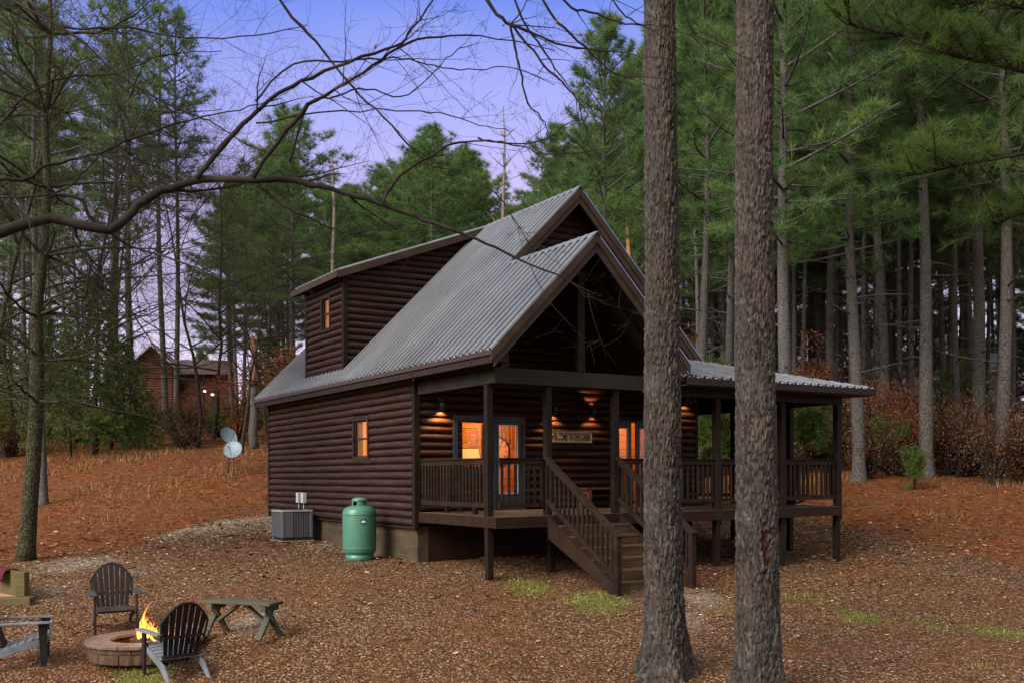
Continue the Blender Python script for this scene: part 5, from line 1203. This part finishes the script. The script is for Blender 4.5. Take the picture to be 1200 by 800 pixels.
# ---- near limbs reaching in from a tree that stands left of the camera
nt_ = at(-420, 556, 7.0); gz0 = gz(nt_.x, nt_.y)
near_tree = empty('bare_tree', (nt_.x, nt_.y, gz0), 0, 'bare dark tree whose long limbs reach across the whole sky from the left', 'bare tree')
nb_ = MB(); O = Vector((nt_.x, nt_.y, gz0)); rnd = random.Random(9)
nb_.tube([Vector((0,0,-.1)), Vector((.05,0,1.2)), Vector((.0,.1,2.6)), Vector((.1,.1,4.2)), Vector((.3,.2,6.2)), Vector((.9,.1,8.0))], [.24,.19,.17,.14,.10,.05], 14)
def limb(pts, w0, w1, d=7., d1=None, twigs=8, tl=.5, join=None):
    n = len(pts); d1 = d if d1 is None else d1
    P = [at(x, y, d+(d1-d)*i/(n-1))-O for i, (x, y) in enumerate(pts)]
    if join is not None: P = [Vector(join)]+P; n += 1
    # smooth: catmull-rom
    Q = []; W = []
    for i in range(n-1):
        p0, p1, p2, p3 = P[max(i-1,0)], P[i], P[i+1], P[min(i+2,n-1)]
        for k in range(4):
            t = k/4; Q.append(.5*((2*p1)+(p2-p0)*t+(2*p0-5*p1+4*p2-p3)*t*t+(3*p1-p0-3*p2+p3)*t**3)+Vector((rnd.gauss(0,.005), rnd.gauss(0,.005), rnd.gauss(0,.006)))); W.append((i+t)/(n-1))
    Q.append(P[-1]); W.append(1.)
    pxm = d/F; rad = [max(.0012, (w0+(w1-w0)*w)/2*pxm) for w in W]
    rad = [r_*(1+.06*math.sin(i*.45+w0)+rnd.uniform(-.07, .09)+(.22 if rnd.random() < .05 else 0)) for i, r_ in enumerate(rad)]
    nb_.tube(Q, rad, 9 if w0 > 5 else 6, tint=.2, cap=True)
    for k in range(twigs):
        i = rnd.randrange(len(Q)//4, len(Q)-1); e0 = (Q[i+1]-Q[i]).normalized(); s = Vector((rnd.gauss(0,1), rnd.gauss(0,.5), rnd.gauss(0,1))).normalized()
        if k % 5 == 2: continue
        grow(nb_, Q[i], (e0*.8+s*.8).normalized(), tl*rnd.uniform(.5, 1.5), max(.0022, rad[i]*.45), 2, rnd, sides=(5,4,4,3,3), kids=(0,0,3,3), wob=.24, minr=.0014)
J1, J2, J3 = (.0,.1,2.6), (.1,.1,4.2), (.6,.15,7.2)
limb([(-160,330),(-60,298),(0,272),(60,257),(130,268),(160,241),(200,220),(240,211),(300,210),(345,212),(385,221),(430,234),(475,249),(520,265),(570,285),(612,305),(650,322),(700,345)], 15, 1.2, 6.6, 7.4, 16, .5, J1)
limb([(230,210),(262,170),(293,138),(321,114),(353,95),(407,72),(465,54),(477,41),(506,2),(520,-40)], 6.5, 1.4, 6.9, 7.1, 12, .55)
limb([(297,210),(325,165),(362,124),(391,105),(436,78),(477,50),(530,42),(600,48),(650,60)], 5.5, 1., 6.9, 7.2, 12, .5)
limb([(-180,-140),(-60,-60),(15,0),(85,40),(137,85),(212,130),(245,142),(300,175),(360,190)], 4.5, 1., 7.5, 7.5, 12, .6, J2)
limb([(-180,260),(-60,222),(0,212),(30,210),(50,196),(82,187),(115,180),(160,160),(220,141),(280,128),(330,115)], 6.5, 1.2, 6.4, 6.9, 14, .5, J1)
limb([(200,-160),(327,0),(370,50),(407,95),(440,128),(477,169),(506,194),(547,206),(589,235),(622,290)], 3.6, 1., 7., 7.2, 14, .5, J3)
limb([(302,217),(324,235),(354,251),(376,262),(409,273),(450,270),(500,285)], 3.5, .8, 7., 7.2, 6, .4)
limb([(448,238),(465,210),(498,186),(531,169),(564,165),(605,169),(642,161),(672,140),(700,100)], 3.2, .9, 7.1, 7.2, 8, .4)
limb([(300,118),(345,76),(400,73),(445,68),(480,70),(520,80),(560,82),(600,80),(650,100)], 2.6, .8, 7.1, 7.2, 8, .4)
limb([(340,190),(362,124),(395,112),(430,104),(470,114),(500,92),(530,65),(560,50)], 2.6, .8, 7., 7.2, 6, .4)
limb([(300,145),(400,130),(480,130),(520,134),(560,146),(600,155)], 2., .8, 7.1, 7.2, 5, .4)
limb([(88,264),(92,285),(105,306),(101,340),(95,368),(110,400)], 4, 1, 6.8, 6.8, 6, .4)
limb([(105,306),(125,332),(150,360),(175,398),(200,440)], 3, .8, 6.8, 6.8, 6, .4)
limb([(60,229),(90,232),(110,258),(150,288),(200,302),(260,330),(310,350),(360,352)], 4.5, .8, 6.8, 7.0, 10, .45, None)
limb([(-160,245),(-60,232),(0,231),(70,226),(95,205),(115,183),(140,165)], 4, 1, 6.6, 6.8, 8, .45, J1)
limb([(-150,190),(-40,170),(0,145),(30,115),(75,92),(140,85),(190,65),(260,60)], 4.5, 1, 7.6, 7.8, 12, .6, J2)
limb([(-120,-20),(0,22),(40,60),(75,92)], 4, 2, 7.6, 7.6, 8, .6, J2)
limb([(-60,-60),(20,-10),(55,20),(85,33),(150,33),(220,45),(300,42),(360,30)], 4, 1, 7.6, 7.6, 10, .6)
limb([(-100,120),(0,135),(60,135),(120,123),(200,132),(260,128)], 3, .8, 7.7, 7.7, 10, .5, J2)
for q, w in (([(480,-170),(572,0),(598,28),(629,41),(659,54),(697,58),(752,66),(800,70)], 5), ([(598,29),(603,55),(609,82),(618,121),(640,143),(641,160)], 3.2), ([(600,29),(620,55),(637,77),(664,102),(678,121),(692,165),(720,210)], 3.4),
    ([(560,-120),(603,0),(623,41),(651,80),(670,107),(690,135)], 3.4), ([(590,-120),(636,0),(670,41),(697,66),(722,88),(752,91),(800,95)], 4), ([(610,-90),(659,0),(692,14),(725,26),(763,30),(820,45),(880,70)], 3.6), ([(680,-60),(717,0),(739,22),(769,38),(800,60)], 3.), ([(560,164),(600,170),(640,180),(690,178),(735,170)], 2.2)):
    limb(q, w, .9, 7.6, 7.8, 8, .45)
limb([(-100,-420),(120,-330),(330,-270),(480,-190),(560,-130),(640,-90),(690,-60)], 11, 5, 7.4, 7.6, 0, .4, J3)
nb_.build('trunk', M['limb'], near_tree, True)
# a few clinging leaves
C = np.array([at(*q)-O for q in ((597,25,7.6),(590,30,7.6),(552,27,7.5),(35,13,7.5),(18,38,7.5),(62,82,7.5),(33,158,7.4),(330,135,6.95),(304,172,6.9),(440,55,7.),(652,26,7.6),(410,92,7.),(258,137,7.),(190,50,7.5))])
V, Fc, tt = leaves(C, .022, np.random.default_rng(4), None, .6); link('leaves', fast_mesh('clinging_leaves', V, Fc, M['russet'], tt), near_tree)
# ---- pine boughs hanging in from a pine that stands outside the right edge
pr_ = at(1440, 556, 13.5); gp = gz(pr_.x, pr_.y); O2 = Vector((pr_.x, pr_.y, gp))
rp_ = empty('pine_tree', tuple(O2), 0, 'near pine with bright boughs hanging into the upper right corner', 'pine tree')
tb = MB(); tb.tube([Vector((0,0,-.1+k*1.0)) for k in range(16)], [.24-.012*k for k in range(16)], 14); C = []; D = []; TT = []
rnd = random.Random(21)
boughs = [([(1300,60),(1200,58),(1150,54),(1100,48),(1060,42),(1020,36),(990,28)], 7, 13.2), ([(1300,110),(1200,84),(1150,72),(1100,60),(1070,48)], 7, 13.0), ([(1320,215),(1200,180),(1165,187),(1130,192),(1100,200),(1062,207)], 5, 13.4), ([(1320,-60),(1200,10),(1160,2),(1120,4),(1080,-10)], 6, 12.8), ([(1320,330),(1240,262),(1200,250),(1165,262)], 4, 13.8), ([(1330,-150),(1200,-60),(1100,-70),(1020,-60)], 6, 13.)]
for bi, (pp, w, d) in enumerate(boughs):
    P = [at(x, y, d)-O2 for x, y in pp]; z0_ = P[0].z-.2; P = [Vector((0, 0, max(1, z0_)))]+P
    tb.tube(P, [w*d/F/2*(1.1-.85*i/(len(P)-1)) for i in range(len(P))], 6)
    vis = P[1:]
    for k in range(46 if bi != 2 else 40):
        t = rnd.uniform(.12, 1)*(len(vis)-1); i = min(len(vis)-2, int(t)); q = vis[i].lerp(vis[i+1], t-i); e0 = (vis[i+1]-vis[i]).normalized()
        s = (e0*rnd.uniform(.2, .9)+Vector((rnd.gauss(0,.55), rnd.gauss(0,.55), rnd.uniform(.0, .9) if bi != 0 else rnd.uniform(-.1,1.0)))).normalized()*rnd.uniform(.25, .8)
        tb.tube([q, q+s*.5+Vector((0,0,-.02)), q+s], [.012, .008, .004], 4, cap=False); bt = rnd.random()*.5
        for j in range(5): C.append(q+s*(.35+.17*j)); D.append((s.normalized()+Vector((0,0,.35))).normalized()); TT.append(min(1, bt+.1*j))
V, Fc, tt = tufts(np.array(C), np.array(D), 26, .19, .0032, np.random.default_rng(8), .5, np.array(TT))
cm2 = pine_proto(555, 20., .5, 50)[1]
tb.build('trunk', M['limb'], rp_, True); link('crown', fast_mesh('near_needles', V, Fc, M['needleb'], tt), rp_); link('crown', cm2, rp_, loc=(0,0,1.5), s=.75)
# ---- the two big foreground pines
def big_bark():
    m = Mat('plated_pine_bark', .9, .2); ck = m.attr('crack'); pt = m.attr('tint'); sc3 = m.attr('scar')
    a = m.noise(m.coords('Object', (14, 14, 6)), 2.2, 7, .75); b = m.noise(m.coords('Object', (1.2, 1.2, .6)), 1.3, 4); l = m.noise(m.coords('Object', (3,3,3)), 2.0, 5, .7)
    pc_ = m.mix(pt, (.014,.012,.0115), (.082,.076,.073)); pc_ = m.mix(m.math('MULTIPLY', a, .5), pc_, (.105,.100,.097)); pc_ = m.mix(m.ramp(b, [(.47, (0,0,0)), (.70, (.4,.4,.4))]), pc_, (.085,.052,.040))
    pc_ = m.mix(m.ramp(l, [(.56, (0,0,0)), (.72, (.45,.45,.45))]), pc_, (.16,.17,.15))
    c = m.mix(m.ramp(ck, [(.06, (0,0,0)), (.48, (1,1,1))]), (.016,.011,.009), pc_); c = m.mix(sc3, c, (.032,.011,.008)); m.color(c); m.bump(a, .7, .012); return m.m
M['bigbark'] = big_bark()
def big_pine(prof, d, base, label, seed, scar=None, flare=0.5, dz=.5):
    """prof: (px centre, py, width px) up the trunk"""
    B0 = at(base[0], base[1], d); g = gz(B0.x, B0.y); e = empty('pine_tree', (B0.x, B0.y, g), 0, label, 'pine tree')
    zs = []; cs = []; rs = []
    for px, py, w in prof: q = at(px, py, d); zs.append(q.z-g); cs.append((q.x-B0.x, q.y-B0.y)); rs.append(w/F*d/2*(.90 if seed == 3 else .94))
    z = np.concatenate([np.arange(-.15, 8.9, .015), np.arange(8.9, 17, .3)]); na = 190; th = np.arange(na)*2*math.pi/na
    o = np.argsort(zs); zs = np.array(zs)[o]; cx_ = np.array([c[0] for c in cs])[o]; cy_ = np.array([c[1] for c in cs])[o]; rr = np.array(rs)[o]
    X0 = np.interp(z, zs, cx_); Y0 = np.interp(z, zs, cy_); R0 = np.interp(z, zs, rr); R0 = np.where(z > zs[-1], rr[-1]*(1-.05*(z-zs[-1])), R0)
    V = np.zeros((len(z), na, 3)); CR = np.ones((len(z), na)); TN = np.full((len(z), na), .5); SCR = np.zeros((len(z), na))
    cam_an = math.atan2(CAM[1]-B0.y, CAM[0]-B0.x)
    for i, zz in enumerate(z):
        fl_ = max(0, 1-(zz+.05)/.85)**2.0
        for j in range(na):
            t = th[j]; c, s = math.cos(t), math.sin(t); r_ = R0[i]; lob = (.5+.5*math.cos(t*5+seed+.6*math.sin(t*2)))**2
            r_ = r_*(1+fl_*flare*(.35+.9*lob)); px_, py_ = c*r_, s*r_
            if zz < 9:
                q3 = Vector((px_*13, py_*13, zz*9+seed)); w1 = noise.noise(q3); w2 = noise.noise(q3+Vector((31,7,3))); w3 = noise.noise(q3*2.7); fb = noise.fractal(Vector((px_*30, py_*30, zz*19+seed)), .75, 2.1, 5)
                P3 = Vector((c*6.8+w1*.45+w3*.22, s*6.8+w2*.45+w3*.22, zz*8.2+seed*10+w1*.8+w3*.5)); (d0, d1, d2, d3), pp = noise.voronoi(P3)
                (e0, e1, e2, e3), p2 = noise.voronoi(P3*2.1)
                wide = .30+.25*noise.noise(Vector((px_*5, py_*5, zz*2.2+9)))
                ck = min(1, max(0, (d1-d0)/max(.14, wide*1.25)+.22*fb)); ck2 = min(1, (e1-e0)*2.6); ck = ck*(.72+.28*ck2)
                tn = noise.cell(pp[0]*3.3); t2_ = noise.cell(p2[0]*5.1)
                r2 = r_+.024*(ck**.5)-.016+.0065*fb+.009*(tn-.5)*ck+.004*(t2_-.5)
                tn = tn*.6+t2_*.4
                CR[i, j] = ck; TN[i, j] = min(1, max(0, tn*.85+.35*fb))
                if scar:
                    da = (t-cam_an-scar[0]+math.pi) % (2*math.pi)-math.pi; q = (da/scar[2])**2+((zz-scar[1])/scar[3])**2+.9*fb
                    if q < 1: r2 -= .03*(1-q)**.5; SCR[i, j] = min(1, (1-q)*2)
            else: r2 = r_
            V[i, j] = (X0[i]+c*r2, Y0[i]+s*r2, zz)
    idx = np.arange(len(z)*na).reshape(len(z), na); nx2 = np.roll(idx, -1, 1); Fq2 = np.stack([idx[:-1], nx2[:-1], nx2[1:], idx[1:]], -1).reshape(-1, 4)
    me = fast_mesh('big_trunk', V.reshape(-1, 3), Fq2, M['bigbark'], TN.ravel(), True)
    for nm, arr in (('crack', CR), ('scar', SCR)): a = me.attributes.new(nm, 'FLOAT', 'POINT'); a.data.foreach_set('value', arr.ravel().astype(np.float32))
    link('trunk', me, e); tm_, cm, _ = PINES[seed % 2]
    link('crown', cm, e, loc=(X0[-1], Y0[-1], 8.2), s=.62); return e
big_pine([(773,0,40),(774,150,42),(776,300,44),(776,450,47),(777,600,49),(778,690,51),(780,760,55),(780,792,56)], 11.6, (780,788), 'big plated pine trunk with flared roots in front of the porch steps', 3, None, .68)
big_pine([(885.5,0,45),(884,150,46),(884,300,47),(885,450,49),(887,600,51),(888,700,54),(888,800,57),(888,860,60)], 10.7, (888,822), 'big plated foreground pine trunk with a dark red scar, right of the flared one', 6, (.42, 1.62, .26, .26), .35)
# ================================================================== FAR BUILDINGS
c1 = at(179, 470, 82); ang = math.atan2(RT[1], RT[0])
far = empty('log_cabin', (c1.x, c1.y, gz(c1.x, c1.y)), ang+R(8), 'distant brick-red log cabin half hidden by trees on the left', 'cabin')
M["redlog"] = wood('brick_red_log', (.09,.028,.022), (.17,.06,.045), .7, 'x'); M['whitetrim'] = plain('pale_trim', (.42,.40,.42), .6); M['farroof'] = plain('dark_red_roof', (.09,.045,.042), .6)
base = 0.; hw = 1.6; zr = CAM[2]+(CY+3-406)/F*82-gz(c1.x, c1.y); ze = zr-hw*.95
mb = MB(); siding(mb, (-hw,0,0), (1,0,0), (0,-1,0), -.5, zr-.1, lambda z: ((0 if z < ze else (z-ze)/.95), (2*hw if z < ze else 2*hw-(z-ze)/.95)), h=.22, seg=5); mb.prism([(-hw,.02,-.5),(hw,.02,-.5),(hw,.02,ze),(0,.02,zr-.05),(-hw,.02,ze)], (0,1,0), 6); mb.build('wall', M["redlog"], far)
mb = MB()
for sx in (-1, 1): mb.prism([(0,-.5,zr+.05), (sx*(hw+.4),-.5,ze-.35), (sx*(hw+.4),6.4,ze-.35), (0,6.4,zr+.05)], (0,0,1), .1)
mb.build('roof', M['farroof'], far)
mb = MB()
for sx in (-1, 1): mb.prism([(0,-.56,zr+.15), (sx*(hw+.42),-.56,ze-.27), (sx*(hw+.42),-.56,ze-.45), (0,-.56,zr-.03)], (0,1,0), .05)
mb.build('rake_board', M['whitetrim'], far)
mb = MB(); siding(mb, (hw,1.2,0), (1,0,0), (0,-1,0), -.5, ze-.3, lambda z: (0, 4.4), h=.22, seg=4); mb.box(hw, hw+4.4, 1.22, 5.5, -.5, ze-.3); mb.build('wall', M["redlog"], far)
mb = MB(); mb.prism([(hw,.3,ze-.75), (hw+4.8,.3,ze-.75), (hw+4.8,3.4,ze+.7), (hw,3.4,ze+.7)], (0,0,1), .1); mb.build('roof', M['farroof'], far)
mb = MB(); 
for k in range(3): mb.box(hw+.3+k*2.1, hw+.42+k*2.1, .4, .52, -.5, ze-.7)
mb.build('porch_post', M['trimz'], far)
for k, (px, py) in enumerate(((240,458),(249,462))):
    q = far.matrix_world.copy(); p = at(px, py, 80.6); e = empty('porch_lamp', tuple(p), 0, 'small bright pinkish lamp on the distant red cabin, the %s of two' % ('left' if k == 0 else 'right'), 'lamp', 'lamps on the distant cabin')
    mb = MB(); mb.lathe([(0,-.10),(.10,-.06),(.13,0),(.10,.07),(0,.11)], 12); mb.build('bulb', emit('pink_white_lamp', (1,.62,.95), 3), e, True); mb = MB(); mb.box(-.05,.05,.02,.5,-.03,.03); mb.build('bracket', M['black'], e)
c2 = at(1070, 480, 66); wb = empty('outbuilding', (c2.x, c2.y, gz(c2.x, c2.y)), ang-R(12), 'pale white building glimpsed through the trees at the right', 'building')
wz = CAM[2]+(CY-5-482)/F*66-gz(c2.x, c2.y); wt = wz+3.1; mb = MB(); mb.box(-2.1, 5.6, 0, 5, -.5, wt-.35); mb.build('wall', plain('off_white_wall', (.55,.56,.60), .7), wb)
mb = MB(); mb.prism([(-2.5,-.5,wt-.45),(6,-.5,wt-.45),(6,2.6,wt+1.0),(-2.5,2.6,wt+1.0)], (0,0,1), .1); mb.prism([(-2.5,5.6,wt-.45),(6,5.6,wt-.45),(6,2.62,wt+1.0),(-2.5,2.62,wt+1.0)], (0,0,1), .1); mb.build('roof', plain('pale_metal_roof', (.34,.35,.38), .6), wb)
for x in (.4, 3.6):
    mb = MB(); mb.box(x, x+.9, -.03, -.003, wt-1.9, wt-.9); mb.build('window', M['black'], wb)
# ================================================================== SKY, SUN, CAMERA
w = bpy.data.worlds.new('World'); sc.world = w; w.use_nodes = True; nt = w.node_tree; nt.nodes.clear()
out = nt.nodes.new('ShaderNodeOutputWorld'); bg = nt.nodes.new('ShaderNodeBackground'); bg2 = nt.nodes.new('ShaderNodeBackground'); add = nt.nodes.new('ShaderNodeAddShader')
SUN_EL, SUN_AZ = R(38), R(250)
sky = nt.nodes.new('ShaderNodeTexSky'); sky.sky_type = 'NISHITA'; sky.sun_disc = False; sky.sun_elevation = R(6); sky.dust_density = 2
tc = nt.nodes.new('ShaderNodeTexCoord'); sp = nt.nodes.new('ShaderNodeSeparateXYZ'); nt.links.new(tc.outputs['Generated'], sp.inputs[0])
nz = nt.nodes.new('ShaderNodeTexNoise'); nz.inputs['Scale'].default_value = 2.2; nz.inputs['Detail'].default_value = 5; mp = nt.nodes.new('ShaderNodeMapping'); mp.inputs['Scale'].default_value = (1,1,3.5); nt.links.new(tc.outputs['Generated'], mp.inputs[0]); nt.links.new(mp.outputs[0], nz.inputs['Vector'])
m1 = nt.nodes.new('ShaderNodeMath'); m1.operation = 'MULTIPLY_ADD'; m1.inputs[1].default_value = .15; nt.links.new(nz.outputs['Fac'], m1.inputs[0]); nt.links.new(sp.outputs[2], m1.inputs[2])
rp = nt.nodes.new('ShaderNodeValToRGB'); els = rp.color_ramp.elements
stops = [(.05, srgb(236,230,244)), (.18, srgb(226,212,242)), (.34, srgb(198,184,238)), (.42, srgb(162,168,236)), (.50, srgb(110,136,226)), (.62, (.30,.36,.60,1)), (.82, (.74,.76,.82,1)), (1., (1.0,.98,.94,1))]  # top stops, above the view, are brightened to add overhead fill
while len(els) < len(stops): els.new(.5)
for k, (p, c) in enumerate(stops): els[k].position = p; els[k].color = c
nt.links.new(m1.outputs[0], rp.inputs[0]); 
# unseen sky behind the camera is brightened and warmed as added fill
dp = nt.nodes.new('ShaderNodeVectorMath'); dp.operation = 'DOT_PRODUCT'; dp.inputs[1].default_value = (-FW[0], -FW[1], .25); nt.links.new(tc.outputs['Generated'], dp.inputs[0])
mr = nt.nodes.new('ShaderNodeMapRange'); mr.inputs['From Min'].default_value = -.1; mr.inputs['From Max'].default_value = .8; nt.links.new(dp.outputs['Value'], mr.inputs[0])
mix = nt.nodes.new('ShaderNodeMix'); mix.data_type = 'RGBA'; nt.links.new(mr.outputs[0], mix.inputs[0]); nt.links.new(rp.outputs[0], mix.inputs[6]); mix.inputs[7].default_value = (1.0,.90,.76,1)
nt.links.new(mix.outputs[2], bg.inputs[0]); bg.inputs[1].default_value = 0.73
nt.links.new(sky.outputs[0], bg2.inputs[0]); bg2.inputs[1].default_value = .004
nt.links.new(bg.outputs[0], add.inputs[0]); nt.links.new(bg2.outputs[0], add.inputs[1]); nt.links.new(add.outputs[0], out.inputs[0])
sl = bpy.data.lights.new('sun', 'SUN'); sl.energy = 4.3; sl.angle = R(40); sl.color = (1,.90,.78); so = bpy.data.objects.new('sun', sl); COL.objects.link(so)
# light falls from behind and left of the camera
ld = Vector((FW[0]*.66+RT[0]*.70, FW[1]*.66+RT[1]*.70, -.64)).normalized(); so.rotation_euler = ld.to_track_quat('-Z', 'Y').to_euler(); so.location = (-20, -30, 40)
sky.sun_rotation = math.atan2(-ld.x, -ld.y)
cam = bpy.data.cameras.new('camera'); co_ = bpy.data.objects.new('camera', cam); COL.objects.link(co_); sc.camera = co_
cam.sensor_width = 36; cam.lens = F/1200*36; cam.shift_x = 0; cam.shift_y = (CY-400)/1200; cam.clip_end = 2000; cam.clip_start = .05
mt_ = Matrix(((RT[0], 0, -FW[0]), (RT[1], 0, -FW[1]), (0, 1, 0))) @ Matrix.Rotation(-ROLL, 3, 'Z'); co_.matrix_world = Matrix.Translation(CAM) @ mt_.to_4x4()
vs = sc.view_settings; vs.view_transform = 'Standard'; vs.look = 'None'; vs.exposure = 0.68; vs.gamma = 1; vs.use_curve_mapping = False
sc.cycles.max_bounces = 5; sc.cycles.diffuse_bounces = 3; sc.cycles.transparent_max_bounces = 12; sc.cycles.caustics_reflective = False; sc.cycles.caustics_refractive = False; sc.cycles.sample_clamp_indirect = 4
sc.cycles.use_denoising = True
